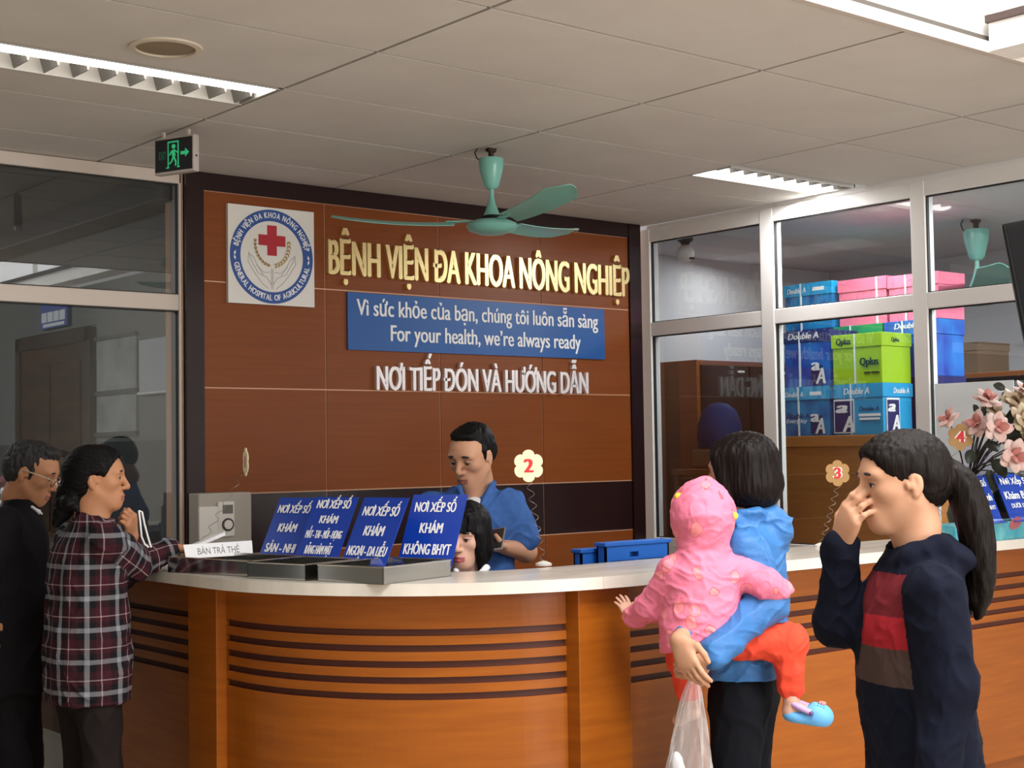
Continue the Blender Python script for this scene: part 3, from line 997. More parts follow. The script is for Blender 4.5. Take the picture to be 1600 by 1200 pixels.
def number_card(label, n, base, top, face, r, rim=False, tilt=0.0):
    t = thing('number_card', label, 'number card', base, 0, 'flower number cards on springs')
    base, top = Vector(base), Vector(top) - Vector(base)
    f = Vector((face[0], face[1], 0)).normalized()
    xd = Vector((-f.y, f.x, 0))
    up = (Vector((0, 0, 1)) + xd * tilt).normalized()
    T = frame(top, xd, up)
    N = 60
    poly = [((r * (0.78 + 0.22 * abs(math.cos(3 * (q * 2 * PI / N) - PI / 2)) ** 0.6)) * math.cos(q * 2 * PI / N), (r * (0.78 + 0.22 * abs(math.cos(3 * (q * 2 * PI / N) - PI / 2)) ** 0.6)) * math.sin(q * 2 * PI / N)) for q in range(N)]
    poly = [(x * 1.0, y * 1.05) for x, y in poly]
    mb = MB()
    mb.prism(poly, -0.004, 0.0, M=T)
    mb.build('card', M_cream2 if rim else M_cream, t)
    if rim:
        mb = MB()
        text_into(mb, n, T @ Matrix.Translation((0, -r * 0.42, 0.0004)), None, r * 0.84, 0.0006, 0.13)
        mb.build('numeral_outline', M_letter, t)
    mb = MB()
    text_into(mb, n, T @ Matrix.Translation((0, -r * 0.42, 0.0015)), None, r * 0.84, 0.0006, 0.05)
    mb.build('numeral', M_red, t)
    # spring
    pts = []
    bot = Vector((0, 0, 0.012))
    end = top - up * r * 0.95
    K = 120
    for k in range(K + 1):
        q = k / K
        c = bot.lerp(end, q)
        pts.append(c + Vector((math.cos(q * 44), math.sin(q * 44), 0)) * 0.011)
    MB().tube(pts, 0.0011, 5).build('spring', M_wire, t)
    MB().lathe([(0.03, 0), (0.03, 0.008), (0.012, 0.016), (0.001, 0.018)], n=20).build('base', M_white_pl, t)
    return t


number_card('cream flower card numbered 2 on a spring behind the counter, by the standing man', '2', (3.494, 4.08, 1.0802), (3.41, 4.057, 1.446), (-0.55, -0.83), 0.056)
number_card('cream flower card numbered 3 on a spring above the right counter', '3', (4.90, 3.93, 1.0802), (4.93, 3.86, 1.388), (-0.75, -0.66), 0.052, True)
number_card('cream flower card numbered 4 beside the magnolia flowers', '4', (5.62, 3.88, 1.0802), (5.585, 3.70, 1.532), (-0.80, -0.6), 0.056, True, 0.35)
number_card('cream flower card turned edge-on at the far left, above the white meter box', '1', (2.80, 5.46, 1.0802), (2.963, 5.332, 1.472), (-0.95, 0.31), 0.056, False, 1.0)

# white electrical box on the wall at the far left
eb = thing('meter_box', 'white wall box with small meters and a dial behind the counter', 'electrical box', (3.235, 6.107, 1.03))
eb.scale = (1, 1, 1)
MB().box((-0.135, -0.10, 0), (0.135, 0, 0.30), 0, 0.006).build('box', mat('meter_box', rgb(172, 164, 153), 0.55), eb)
MB().box((-0.14, -0.115, 0.09), (-0.045, -0.10, 0.24), 0, 0.004).build('switch_cover', M_white_pl, eb)
mb = MB().box((-0.045, -0.114, 0.10), (0.04, -0.10, 0.26), 0, 0.006)
mb.build('thermostat', M_white_pl, eb)
MB().box((-0.022, -0.1155, 0.205), (0.03, -0.114, 0.245), 0).build('display', mat('lcd_grey', rgb(108, 106, 98), 0.3), eb)
MB().lathe([(0.030, 0), (0.030, 0.004), (0.024, 0.004), (0.024, 0.001)], n=28, M=frame((0.004, -0.114, 0.155), (1, 0, 0), (0, 0, 1))).build('dial_ring', mat('dial_ring', rgb(60, 58, 55), 0.5), eb)
MB().lathe([(0.022, 0), (0.021, 0.008), (0.001, 0.009)], n=28, M=frame((0.004, -0.114, 0.155), (1, 0, 0), (0, 0, 1))).build('dial_knob', M_white_pl, eb)
for k in range(3):
    mb = MB().box((-0.12 + k * 0.082, -0.114, 0.015), (-0.048 + k * 0.082, -0.10, 0.075), 0, 0.004)
    g = mb.build('meter', M_white_pl, eb)
    MB().box((-0.108 + k * 0.082, -0.1155, 0.03), (-0.06 + k * 0.082, -0.114, 0.062)).build('meter_window', MATS['lcd_grey'], g)

# ------------------------------------------------------------------ inner desk with two folded blue stools
M_crate = mat('blue_plastic', rgb(28, 92, 178), 0.4)
dk = thing('desk', 'brown inner desk behind the right counter carrying the folded blue stools', 'desk', (4.35, 4.50, 0))
MB().box((-0.45, -0.28, 0.80), (0.65, 0.30, 0.83), 0, 0.003).build('top', M_wood, dk)
for sx in (-0.42 / 0.62, 1):
    MB().box((sx * 0.62 - 0.015, -0.22, 0), (sx * 0.62 + 0.015, 0.22, 0.80)).build('side_panel', M_wood, dk)
MB().box((-0.405, 0.18, 0.3), (0.605, 0.195, 0.80)).build('back_panel', M_wood, dk)


def crate(label, x0, x1, y0, y1, z0, z1):
    t = thing('folding_stool', label, 'stool', ((x0 + x1) / 2, (y0 + y1) / 2, z0), 0, 'folded blue stools behind the counter')
    hx, hy, h = (x1 - x0) / 2, (y1 - y0) / 2, z1 - z0
    mb = MB()
    th = 0.008
    mb.box((-hx, -hy, 0), (hx, hy, th))
    mb.box((-hx, hy - th, 0), (hx, hy, h)).box((-hx, -hy, 0), (-hx + th, hy, h)).box((hx - th, -hy, 0), (hx, hy, h))
    # front wall with a hand slot and two long slits
    zs, zt = h - 0.058, h - 0.038
    mb.box((-hx, -hy, 0), (hx, -hy + th, h - 0.082))
    mb.box((-hx, -hy, h - 0.082), (-hx + 0.03, -hy + th, h)).box((hx - 0.03, -hy, h - 0.082), (hx, -hy + th, h))
    mb.box((-0.02, -hy, h - 0.082), (0.0, -hy + th, zs)).box((-hx + 0.03, -hy, h - 0.070), (-0.02, -hy + th, zs)).box((0.0, -hy, h - 0.070), (hx - 0.03, -hy + th, zs))
    mb.box((-hx + 0.03, -hy, zs), (-0.045, -hy + th, zt)).box((0.005, -hy, zs), (hx - 0.03, -hy + th, zt)).box((-hx + 0.03, -hy, zt), (hx - 0.03, -hy + th, h))
    mb.build('shell', M_crate, t)
    mb = MB()
    for (a, b) in (((-hx - 0.008, -hy - 0.008), (hx + 0.008, -hy + 0.004)), ((-hx - 0.008, hy - 0.004), (hx + 0.008, hy + 0.008)), ((-hx - 0.008, -hy), (-hx + 0.004, hy)), ((hx - 0.004, -hy), (hx + 0.008, hy))):
        mb.box((a[0], a[1], h - 0.012), (b[0], b[1], h + 0.004), 0, 0.003)
    mb.build('rim', M_crate, t)
    return t


crate('folded blue plastic stool with a hand slot behind the counter, beside the toddler', 3.962, 4.318, 4.25, 4.30, 0.831, 1.128)
crate('folded blue plastic stool at the left, mostly hidden behind the one with the hand slot', 3.90, 4.24, 4.325, 4.37, 0.831, 1.103)

# ------------------------------------------------------------------ store room furniture and paper boxes
M_cab = mat('cabinet_wood', rgb(150, 88, 46), 0.4, noise=((2, 2, 30), rgb(138, 80, 42), 3))
M_cabd = mat('cabinet_dark', rgb(40, 30, 28), 0.25)


def cabinet(label, x0, y0, x1, y1, h, face):
    t = thing('cabinet', label, 'cabinet', ((x0 + x1) / 2, (y0 + y1) / 2, 0))
    hx, hy = (x1 - x0) / 2, (y1 - y0) / 2
    MB().box((-hx, -hy, 0), (hx, hy, h), 0, 0.004).build('body', M_cab, t)
    n = max(2, round((2 * hx if face == 'y' else 2 * hy) / 0.5))
    for k in range(n):
        if face == 'y':
            a, b = -hx + 0.02 + (2 * hx - 0.04) * k / n, -hx + 0.02 + (2 * hx - 0.04) * (k + 1) / n
            d = MB().box((a + 0.006, -hy - 0.018, 0.08), (b - 0.006, -hy, h - 0.03), 0, 0.003).build('door', M_cabd, t)
            MB().box((b - 0.12, -hy - 0.03, h - 0.075), (b - 0.06, -hy - 0.018, h - 0.06), 0, 0.002).build('handle', M_alu, d)
        else:
            a, b = -hy + 0.02 + (2 * hy - 0.04) * k / n, -hy + 0.02 + (2 * hy - 0.04) * (k + 1) / n
            d = MB().box((-hx - 0.018, a + 0.006, 0.08), (-hx, b - 0.006, h - 0.03), 0, 0.003).build('door', M_cabd, t)
            MB().box((-hx - 0.03, b - 0.2, h - 0.075), (-hx - 0.018, b - 0.14, h - 0.06), 0, 0.002).build('handle', M_alu, d)
    return t


cabinet('tall brown wardrobe with dark glazed doors behind the leftmost glass pane', 6.5, 6.13, 8.3, 6.55, 2.04, 'y')
cabinet('long brown cabinet with dark doors at the back of the store, under the carton', 8.0, 4.0, 8.45, 5.75, 1.945, 'x')
cb = thing('box_cabinet', 'brown wooden cabinet carrying the stack of paper boxes', 'cabinet', (6.79, 5.02, 0))
MB().box((-0.31, -0.48, 0), (0.31, 0.47, 1.56), 0, 0.004).build('body', mat('cabinet_front_wood', rgb(184, 120, 58), 0.4, noise=((3, 3, 40), rgb(170, 108, 50), 3)), cb)
MB().box((-0.325, -0.49, 1.50), (0.315, 0.48, 1.56), 0, 0.004).build('top', MATS['cabinet_front_wood'], cb)
MB().box((-0.318, 0.43, 0), (-0.30, 0.55, 1.5)).build('side_stile', M_cabd, cb)

M_tape = mat('strap', rgb(225, 235, 240), 0.4)
M_lb = mat('carton_light_blue', rgb(24, 158, 214), 0.5)
M_lb2 = mat('carton_wave_blue', rgb(24, 150, 206), 0.5, noise=((8, 8, 6), rgb(22, 84, 160), 3))
M_db = mat('carton_dark_blue', rgb(34, 52, 160), 0.5, noise=((7, 7, 6), rgb(36, 120, 205), 3))
M_navy = mat('carton_navy', rgb(30, 34, 96), 0.5)
M_lime = mat('carton_lime', rgb(158, 200, 22), 0.5)
M_pink = mat('carton_pink', rgb(232, 120, 150), 0.5)
M_green2 = mat('carton_green', rgb(40, 140, 90), 0.5)
M_kraft = mat('carton_brown', rgb(120, 98, 78), 0.8)
M_print_dk = mat('print_dark', rgb(24, 60, 40), 0.5)
BOXG = 'paper boxes stacked in the store room'


def carton(label, x, y0, y1, z0, z1, dx, m, mlid=None, strap=0.36, lid=0.27, face=None, side=None, name='paper_box'):
    """front faces -X; y1 is the picture's left side"""
    t = thing(name, label, 'box', (x + dx / 2, (y0 + y1) / 2, z0), 0, BOXG if name == 'paper_box' else None)
    hx, hy, h = dx / 2, (y1 - y0) / 2, z1 - z0
    zl = h * (1 - lid)
    MB().box((-hx + 0.006, -hy + 0.006, 0), (hx - 0.006, hy - 0.006, zl + 0.01), 0, 0.002).build('body', m, t)
    MB().box((-hx, -hy, zl), (hx, hy, h - 0.0005), 0, 0.002).build('lid', mlid or m, t)
    if strap:
        y = hy - 2 * hy * strap
        MB().box((-hx - 0.0015, y - 0.005, 0.001), (-hx + 0.005, y + 0.005, h)).box((-hx - 0.0015, y - 0.005, h - 0.0005), (hx, y + 0.005, h + 0.0005)).build('strap', M_tape, t)
    if face:
        T = frame((-hx - 0.0008, 0, 0), (0, -1, 0), (0, 0, 1))
        groups = {}
        for (txt, u, v, wd, cap, m_, sh, bold) in face:
            mb = groups.setdefault(m_.name, (MB(), m_))[0]
            if txt.startswith('#'):
                mb.prism([(-wd / 2, 0), (wd / 2, 0), (wd / 2, cap), (-wd / 2, cap)], -0.0064, 0.0004 if m_ is M_navy else 0.0, M=T @ Matrix.Translation((u * hy, v * h, 0)))
            else:
                lo = -0.0 if v * h > zl - 0.01 else 0.0055
                text_into(mb, txt, T @ Matrix.Translation((u * hy, v * h, 0.001)), wd, cap, 0.0004, bold, sh)
        for k, (mb, m_) in groups.items():
            mb.build('print', m_, t)
    if side:
        T = frame((0, -hy - 0.0008, 0), (1, 0, 0), (0, 0, 1))
        groups = {}
        for (txt, u, v, wd, cap, m_, sh, bold) in side:
            mb = groups.setdefault(m_.name, (MB(), m_))[0]
            if txt.startswith('#'):
                mb.prism([(-wd / 2, 0), (wd / 2, 0), (wd / 2, cap), (-wd / 2, cap)], -0.0064, 0.0004 if m_ is M_navy else 0.0, M=T @ Matrix.Translation((u * hx, v * h, 0)))
            else:
                text_into(mb, txt, T @ Matrix.Translation((u * hx, v * h, 0.001)), wd, cap, 0.0004, bold, sh)
        for k, (mb, m_) in groups.items():
            mb.build('side_print', m_, t)
    return t


L_ = M_letter
aA = [('#', 0.45, 0.05, 0.075, 0.10, M_navy, 0, 0), ('a', 0.42, 0.28, 0.065, 0.065, L_, 0, 0.05), ('A', 0.62, 0.04, 0.07, 0.085, L_, 0.2, 0.04)]
X = 6.5
carton('light blue box with wave print, bottom left of the paper stack', X, 5.135, 5.475, 1.5605, 1.838, 0.26, M_lb2, M_lb,
       face=[('Double A', -0.45, 0.80, 0.13, 0.028, L_, 0.2, 0.02), ('#', 0.45, 0.82, 0.08, 0.02, L_, 0, 0), ('Double A', -0.3, 0.36, 0.16, 0.030, M_navy, 0.2, 0.02), ('Everyday', -0.35, 0.27, 0.15, 0.022, L_, 0.2, 0.02)] + aA)
carton('light blue box with a large white a over A, bottom right of the paper stack', X, 4.775, 5.105, 1.5605, 1.838, 0.27, M_lb, None,
       face=[('#', -0.58, 0.04, 0.135, 0.185, L_, 0, 0), ('#', -0.58, 0.06, 0.125, 0.17, M_navy, 0, 0), ('a', -0.66, 0.44, 0.085, 0.06, L_, 0.2, 0.06), ('A', -0.40, 0.06, 0.08, 0.085, L_, 0.2, 0.05),
             ('Double A', -0.05, 0.80, 0.17, 0.034, L_, 0.2, 0.02), ('Double A', 0.44, 0.46, 0.13, 0.026, M_navy, 0.2, 0.02), ('#', 0.44, 0.36, 0.14, 0.015, L_, 0, 0), ('#', 0.44, 0.29, 0.13, 0.012, L_, 0, 0)],
       side=[('#', -0.35, 0.04, 0.115, 0.185, L_, 0, 0), ('#', -0.35, 0.06, 0.105, 0.17, M_navy, 0, 0), ('a', -0.45, 0.44, 0.07, 0.06, L_, 0.2, 0.06), ('A', -0.2, 0.06, 0.07, 0.085, L_, 0.2, 0.05), ('Double A', 0.2, 0.80, 0.14, 0.03, L_, 0.2, 0.02)])
carton('dark blue box with wave print, middle row left of the paper stack', X, 5.125, 5.455, 1.8385, 2.152, 0.26, M_db, M_navy, lid=0.2,
       face=[('Double A', -0.1, 0.86, 0.22, 0.034, L_, 0.2, 0.03)] + aA)
carton('lime green box with dark lettering in the middle row of the paper stack', X, 4.775, 5.112, 1.8385, 2.112, 0.27, M_lime, None,
       face=[('Qplus', -0.5, 0.80, 0.10, 0.034, M_print_dk, 0, 0.05), ('Qplus', 0.5, 0.36, 0.125, 0.040, M_print_dk, 0, 0.05), ('#', 0.4, 0.2, 0.04, 0.008, M_print_dk, 0, 0), ('#', 0.72, 0.2, 0.05, 0.008, M_print_dk, 0, 0)],
       side=[('Qplus', -0.1, 0.82, 0.07, 0.022, M_print_dk, 0, 0.03)], strap=0.47)
X2 = 6.79
carton('navy box behind the dark blue one, carrying the top light blue box', X2, 5.335, 5.68, 1.875, 2.188, 0.27, M_navy, None, face=[('a', 0.5, 0.75, 0.05, 0.05, L_, 0.2, 0.05)])
carton('blue box hidden low behind the front row, under the navy box', X2, 5.335, 5.68, 1.5605, 1.8745, 0.27, M_lb2, None)
carton('light blue box on the very top left of the paper stack', X2, 5.325, 5.685, 2.1885, 2.463, 0.27, M_lb2, M_lb,
       face=[('Double A', -0.45, 0.80, 0.14, 0.03, L_, 0.2, 0.02), ('#', 0.45, 0.82, 0.085, 0.022, L_, 0, 0)])
carton('green box in the back row between the blue boxes', X2, 4.98, 5.325, 1.875, 2.188, 0.27, M_green2, None)
carton('blue box in the back row behind the lime green box', X2, 4.63, 4.97, 1.875, 2.188, 0.27, M_db, None, face=[('Double A', 0, 0.86, 0.2, 0.03, L_, 0.2, 0.02)])
carton('dark box low in the back row, under the green box', X2, 4.98, 5.325, 1.5605, 1.8745, 0.27, M_navy, None)
carton('dark box low in the back row, under the blue box behind the lime one', X2, 4.63, 4.97, 1.5605, 1.8745, 0.27, M_navy, None)
carton('pink box on top of the stack beside the light blue one', X2 + 0.02, 4.96, 5.30, 2.1885, 2.455, 0.25, M_pink, None, strap=0.8)
carton('pink box on top of the stack at its right end', X2 + 0.02, 4.62, 4.955, 2.1885, 2.445, 0.25, M_pink, None, face=[('A4', 0.5, 0.6, 0.06, 0.05, L_, 0, 0.04)])
carton('plain brown carton on the long dark cabinet at the back of the store', 8.02, 5.17, 5.49, 1.9455, 2.14, 0.36, M_kraft, None, strap=0, name='carton')
cap = MB()
cap.lathe([(0.001, 0.27), (0.05, 0.262), (0.10, 0.22), (0.13, 0.14), (0.135, 0.06), (0.12, 0.0), (0.001, 0.0)], n=28)
cpo = thing('blue_bundle', 'rounded blue bundle on a small table behind the leftmost glass pane', 'bundle', (6.44, 5.90, 1.50))
cap.build('cloth', mat('bundle_blue', rgb(18, 44, 92), 0.8, 0, 0.15), cpo)
MB().box((-0.12, -0.12, -0.12), (0.12, 0.12, 0.0), 0, 0.02).build('bag', mat('bundle_tan', rgb(120, 84, 50), 0.6), cpo)
tb = thing('side_table', 'small dark table against the wardrobe under the blue bundle', 'table', (6.44, 5.90, 0))
MB().box((-0.22, -0.19, 1.345), (0.22, 0.19, 1.379), 0, 0.004).build('top', M_cab, tb)
for sx in (-1, 1):
    for sy in (-1, 1):
        MB().box((sx * 0.19 - 0.02, sy * 0.16 - 0.02, 0), (sx * 0.19 + 0.02, sy * 0.16 + 0.02, 1.35)).build('leg', M_cab, tb)

# security camera in the store room
sc_ = thing('security_camera', 'small white dome security camera on the store ceiling behind the glass', 'camera', (6.62, 6.32, ZC))
MB().lathe([(0.05, 0), (0.05, -0.02), (0.035, -0.03), (0.02, -0.05), (0.001, -0.05)], n=24).build('mount', mat('cam_mount', rgb(70, 60, 56), 0.5), sc_)
bm = bmesh.new()
bmesh.ops.create_uvsphere(bm, u_segments=24, v_segments=16, radius=0.055)
mb = MB()
mb.bm(bm, 0, True, Matrix.Translation((0, 0, -0.10)))
mb.build('dome', M_white_pl, sc_)
d = Vector((-0.6, -0.75, -0.2)).normalized()
MB().lathe([(0.022, 0), (0.022, 0.02), (0.001, 0.021)], n=18, M=frame(Vector((0, 0, -0.10)) + d * 0.04, d.cross((0, 0, 1)), d.cross((0, 0, 1)).cross(d) * 1)).build('lens', M_black, sc_)
for i in range(1):
    mm = frame(Vector((0.02, -0.0, -0.12)) + Vector((-0.2, -0.9, -0.35)).normalized() * 0.042, (1, 0, 0), (0, 0, 1))
    MB().box((-0.02, -0.006, -0.008), (0.02, 0.006, 0.012), 0, 0.004, M=mm).build('speaker_slot', M_black, sc_)

# poster on the right glass
po = thing('wall_poster', 'pale blue-white poster on the glass behind the magnolia flowers', 'poster', (6.085, 3.95, 1.235))
MB().box((-0.003, -0.21, 0), (0, 0.215, 0.56)).build('sheet', mat('poster_sheet', rgb(238, 244, 248), 0.7, noise=((3, 3, 3), rgb(226, 236, 244), 3)), po)
MB().box((-0.004, -0.09, 0.02), (-0.003, 0.07, 0.26)).build('picture_patch', mat('poster_lilac', rgb(222, 226, 250), 0.7), po)
mb = MB()
for (hx, hz) in ((0.05, 0.06), (-0.02, 0.05), (0.015, 0.115), (0.085, 0.12)):
    pts = [(-0.005, hx + 0.038 * math.cos(q * PI / 3), hz + 0.038 * math.sin(q * PI / 3)) for q in range(7)]
    mb.tube(pts, 0.0016, 5)
mb.build('hexagon_lines', mat('poster_line', rgb(120, 128, 160), 0.7), po)

# wall-hung screen cut off by the right picture edge
tv = thing('wall_screen', 'black hanging screen at the upper right picture edge', 'screen', (4.815, 2.95, 2.10))
tv.rotation_euler = (0, 0, math.radians(-52))
TT = Matrix.Rotation(math.radians(-9), 4, 'Y')
MB().box((0.0, 0, -0.25), (0.75, 0.05, 0.21), 0, 0.006, M=TT).build('panel', M_black, tv)
MB().box((0.015, -0.002, -0.235), (0.735, 0.001, 0.195), 0, 0, M=TT).build('display', mat('dark_display', rgb(10, 10, 12), 0.3, 0, 0.25), tv)
MB().tube([(0.40, 0.03, 0.15), (0.40, 0.03, ZC - 2.10)], 0.02, 12).build('ceiling_pole', M_black, tv)

# ------------------------------------------------------------------ magnolia arrangement on the right counter
M_petal = mat('petal', rgb(226, 204, 196), 0.65, noise=((20, 20, 20), rgb(212, 164, 156), 2))
M_petal_in = mat('petal_inside', rgb(196, 128, 120), 0.6)
M_petal_c = mat('petal_cream', rgb(206, 190, 160), 0.6, noise=((18, 18, 18), rgb(184, 158, 128), 2))
M_leaf = mat('leaf_dark', rgb(52, 58, 44), 0.45, noise=((15, 15, 15), rgb(36, 40, 32), 2))
M_twig = mat('twig', rgb(54, 44, 38), 0.7)


def petal(mb, M, L, W, cup, mi=0):
    vs, fs = [], []
    nu, nv = 7, 5
    for i in range(nu + 1):
        u = i / nu
        wd = W * math.sin(PI * min(1, u * 0.9 + 0.08)) ** 0.7
        for j in range(nv):
            v = j / (nv - 1) * 2 - 1
            x = v * wd
            z = cup * (u * u * 0.9) * L + abs(v) ** 2 * wd * 0.45
            vs.append(M @ Vector((x, u * L * math.cos(cup * 0.5), z)))
    for i in range(nu):
        for j in range(nv - 1):
            fs.append([i * nv + j, i * nv + j + 1, (i + 1) * nv + j + 1, (i + 1) * nv + j])
    n = len(vs)
    nrm = (M.to_3x3() @ Vector((0, 0, 1))) * -0.0015
    mb.add(vs, fs, mi, True)
    mb.add([v + nrm for v in vs], [f[::-1] for f in fs], mi, True)


rng = random.Random(5)
FL = (5.90, 3.875, 1.0802)
fl = thing('flower_arrangement', 'vase of pink and cream artificial magnolias on the right counter at the picture edge', 'flowers', FL)
MB().lathe([(0.05, 0), (0.085, 0.03), (0.10, 0.10), (0.075, 0.19), (0.045, 0.25), (0.055, 0.27), (0.048, 0.27), (0.03, 0.20)], n=28).build('vase', mat('vase_green', rgb(70, 88, 76), 0.3), fl)


def ray(px, py):
    return CAM_R * ((px - 800) / 2281.463) - CAM_U * ((py - 600) / 2281.463) + CAM_F


def at(px, py, D):
    d = ray(px, py)
    return CAM_O + d * (D / (d.x * math.sin(YAW) + d.y * math.cos(YAW)))


def blossom(px, py, D, axis, s, cream=False):
    c = at(px, py, D) - Vector(FL)
    a = Vector(axis).normalized()
    mb = MB()
    side = a.orthogonal().normalized()
    for ring, (n, tilt, L, W, cup) in enumerate(((3, 1.35, 0.055, 0.022, 0.5), (4, 0.95, 0.068, 0.028, 0.75), (4, 0.45, 0.070, 0.030, 0.55))):
        for k in range(n):
            q = 2 * PI * k / n + ring * 0.6 + rng.random() * 0.3
            out = (Matrix.Rotation(q, 3, a) @ side)
            y = (out * math.cos(tilt) + a * math.sin(tilt)).normalized()
            x = a.cross(out).normalized()
            z = x.cross(y)
            M = Matrix(((x.x, y.x, z.x, c.x), (x.y, y.y, z.y, c.y), (x.z, y.z, z.z, c.z), (0, 0, 0, 1)))
            petal(mb, M, L * s * 0.88, W * s * 0.92, cup, 1 if ring == 0 else 0)
    bm = bmesh.new()
    bmesh.ops.create_uvsphere(bm, u_segments=10, v_segments=8, radius=0.012 * s)
    mb.bm(bm, 2, True, Matrix.Translation(c))
    mb.build('blossom', [M_petal_c if cream else M_petal, M_petal_c if cream else M_petal_in, M_leaf], fl)
    p0 = Vector((rng.uniform(-0.02, 0.02), rng.uniform(-0.02, 0.02), 0.25))
    mid = p0.lerp(c, 0.55) + Vector((0, 0, 0.03))
    MB().tube([p0, p0.lerp(mid, 0.6) + Vector((0, 0, 0.02)), mid, mid.lerp(c, 0.6), c - a * 0.005], [0.004, 0.004, 0.0035, 0.003, 0.0035], 6).build('twig', M_twig, fl)


def w_of(x, y, z):
    """direction given as picture right, away, up"""
    return Vector((CAM_R.x, CAM_R.y, 0)).normalized() * x + Vector((math.sin(YAW), math.cos(YAW), 0)) * y + Vector((0, 0, z))


for (px_, py_, D_, ax, s_, cr_) in ((1482, 655, 6.35, (-0.7, -0.3, 0.6), 0.85, 0), (1543, 625, 6.45, (0.2, -0.5, 0.8), 1.0, 0), (1527, 663, 6.4, (-0.6, -0.6, 0.5), 1.0, 0),
                                    (1558, 668, 6.3, (0.3, -0.95, 0.15), 1.05, 0), (1552, 643, 6.5, (0.2, -0.6, 0.7), 0.9, 1), (1586, 712, 6.3, (0.2, -0.9, 0.0), 1.15, 0),
                                    (1588, 628, 6.5, (0.2, -0.6, 0.7), 1.15, 1), (1598, 655, 6.4, (0.5, -0.8, 0.3), 1.1, 1),
                                    (1612, 690, 6.4, (0.5, -0.7, 0.3), 1.2, 1), (1604, 612, 6.5, (0.3, -0.4, 0.8), 1.0, 0)):
    blossom(px_, py_, D_, w_of(*ax), s_, cr_)
for (px_, py_, D_, ax, L) in ((1543, 690, 6.4, (0.2, -0.5, -0.5), 0.09), (1520, 705, 6.4, (-0.5, -0.4, -0.6), 0.09), (1552, 718, 6.4, (0.3, -0.3, -0.8), 0.10), (1566, 690, 6.45, (0.5, -0.4, 0.2), 0.10),
                              (1572, 660, 6.5, (0.5, -0.3, 0.5), 0.09), (1580, 680, 6.5, (0.4, -0.5, 0.3), 0.11), (1545, 735, 6.55, (0.1, -0.1, -0.9), 0.10), (1556, 765, 6.6, (0.2, -0.1, -0.9), 0.11),
                              (1536, 652, 6.5, (-0.2, -0.3, 0.6), 0.06), (1528, 645, 6.45, (-0.5, -0.2, 0.6), 0.05), (1570, 608, 6.5, (-0.9, -0.2, 0.2), 0.07), (1592, 690, 6.5, (0.3, -0.8, 0.3), 0.10),
                              (1590, 740, 6.4, (0.1, -0.8, -0.3), 0.10), (1570, 720, 6.45, (-0.3, -0.8, -0.3), 0.09)):
    c = at(px_, py_, D_) - Vector(FL)
    y = w_of(*ax).normalized()
    x = y.cross(w_of(0, -1, 0.2)).normalized()
    z = x.cross(y)
    mb = MB()
    petal(mb, Matrix(((x.x, y.x, z.x, c.x), (x.y, y.y, z.y, c.y), (x.z, y.z, z.z, c.z), (0, 0, 0, 1))), L, L * 0.3, 0.3)
    mb.build('leaf', M_leaf, fl)
    MB().tube([Vector((0, 0, 0.25)), Vector((0, 0, 0.30)).lerp(c, 0.5), c], 0.003, 5).build('twig', M_twig, fl)

# ------------------------------------------------------------------ people: smooth-blended fields turned into one skin each
F32 = np.float32


def A(v):
    return np.array([v[0], v[1], v[2]], dtype=np.float64)


def norm(v):
    v = A(v)
    return v / np.linalg.norm(v)


def rotm(fwd, roll=0.0):
    """columns forward, left, up"""
    f = norm(fwd)
    l = np.cross([0, 0, 1.0], f)
    l /= np.linalg.norm(l)
    u = np.cross(f, l)
    c, s = math.cos(roll), math.sin(roll)
    l, u = c * l + s * u, -s * l + c * u
    return np.stack([f, l, u], 1)


class Cap:
    def __init__(s, a, b, ra, rb, k=0.015, op='u'):
        s.a, s.b, s.ra, s.rb, s.k, s.op = A(a), A(b), ra, rb, k, op
        r = max(ra, rb)
        s.lo, s.hi = np.minimum(s.a, s.b) - r, np.maximum(s.a, s.b) + r

    def d(s, X, Y, Z):
        ab = s.b - s.a
        L = max(ab @ ab, 1e-9)
        t = ((X - s.a[0]) * ab[0] + (Y - s.a[1]) * ab[1] + (Z - s.a[2]) * ab[2]) / L
        t = np.clip(t, 0, 1)
        q = np.sqrt((X - s.a[0] - t * ab[0]) ** 2 + (Y - s.a[1] - t * ab[1]) ** 2 + (Z - s.a[2] - t * ab[2]) ** 2)
        return q - (s.ra + (s.rb - s.ra) * t)


class Ell:
    def __init__(s, c, r, k=0.015, R=None, op='u'):
        s.c, s.r, s.k, s.op = A(c), A(r), k, op
        s.R = np.eye(3) if R is None else R
        e = np.sqrt((s.R ** 2) @ (s.r ** 2))
        s.lo, s.hi = s.c - e, s.c + e

    def d(s, X, Y, Z):
        x, y, z = X - s.c[0], Y - s.c[1], Z - s.c[2]
        k0 = k1 = 0
        for i in range(3):
            q = x * s.R[0, i] + y * s.R[1, i] + z * s.R[2, i]
            k0 = k0 + (q / s.r[i]) ** 2
            k1 = k1 + (q / s.r[i] ** 2) ** 2
        k0 = np.sqrt(k0)
        k1 = np.sqrt(k1)
        return k0 * (k0 - 1) / np.maximum(k1, 1e-6)


class Box:
    def __init__(s, c, hf, rnd, k=0.01, R=None, op='u'):
        s.c, s.h, s.rnd, s.k, s.op = A(c), A(hf), rnd, k, op
        s.R = np.eye(3) if R is None else R
        e = np.abs(s.R) @ s.h
        s.lo, s.hi = s.c - e, s.c + e

    def d(s, X, Y, Z):
        x, y, z = X - s.c[0], Y - s.c[1], Z - s.c[2]
        o = 0
        m = None
        for i in range(3):
            q = np.abs(x * s.R[0, i] + y * s.R[1, i] + z * s.R[2, i]) - (s.h[i] - s.rnd)
            o = o + np.maximum(q, 0) ** 2
            m = q if m is None else np.maximum(m, q)
        return np.sqrt(o) + np.minimum(m, 0) - s.rnd


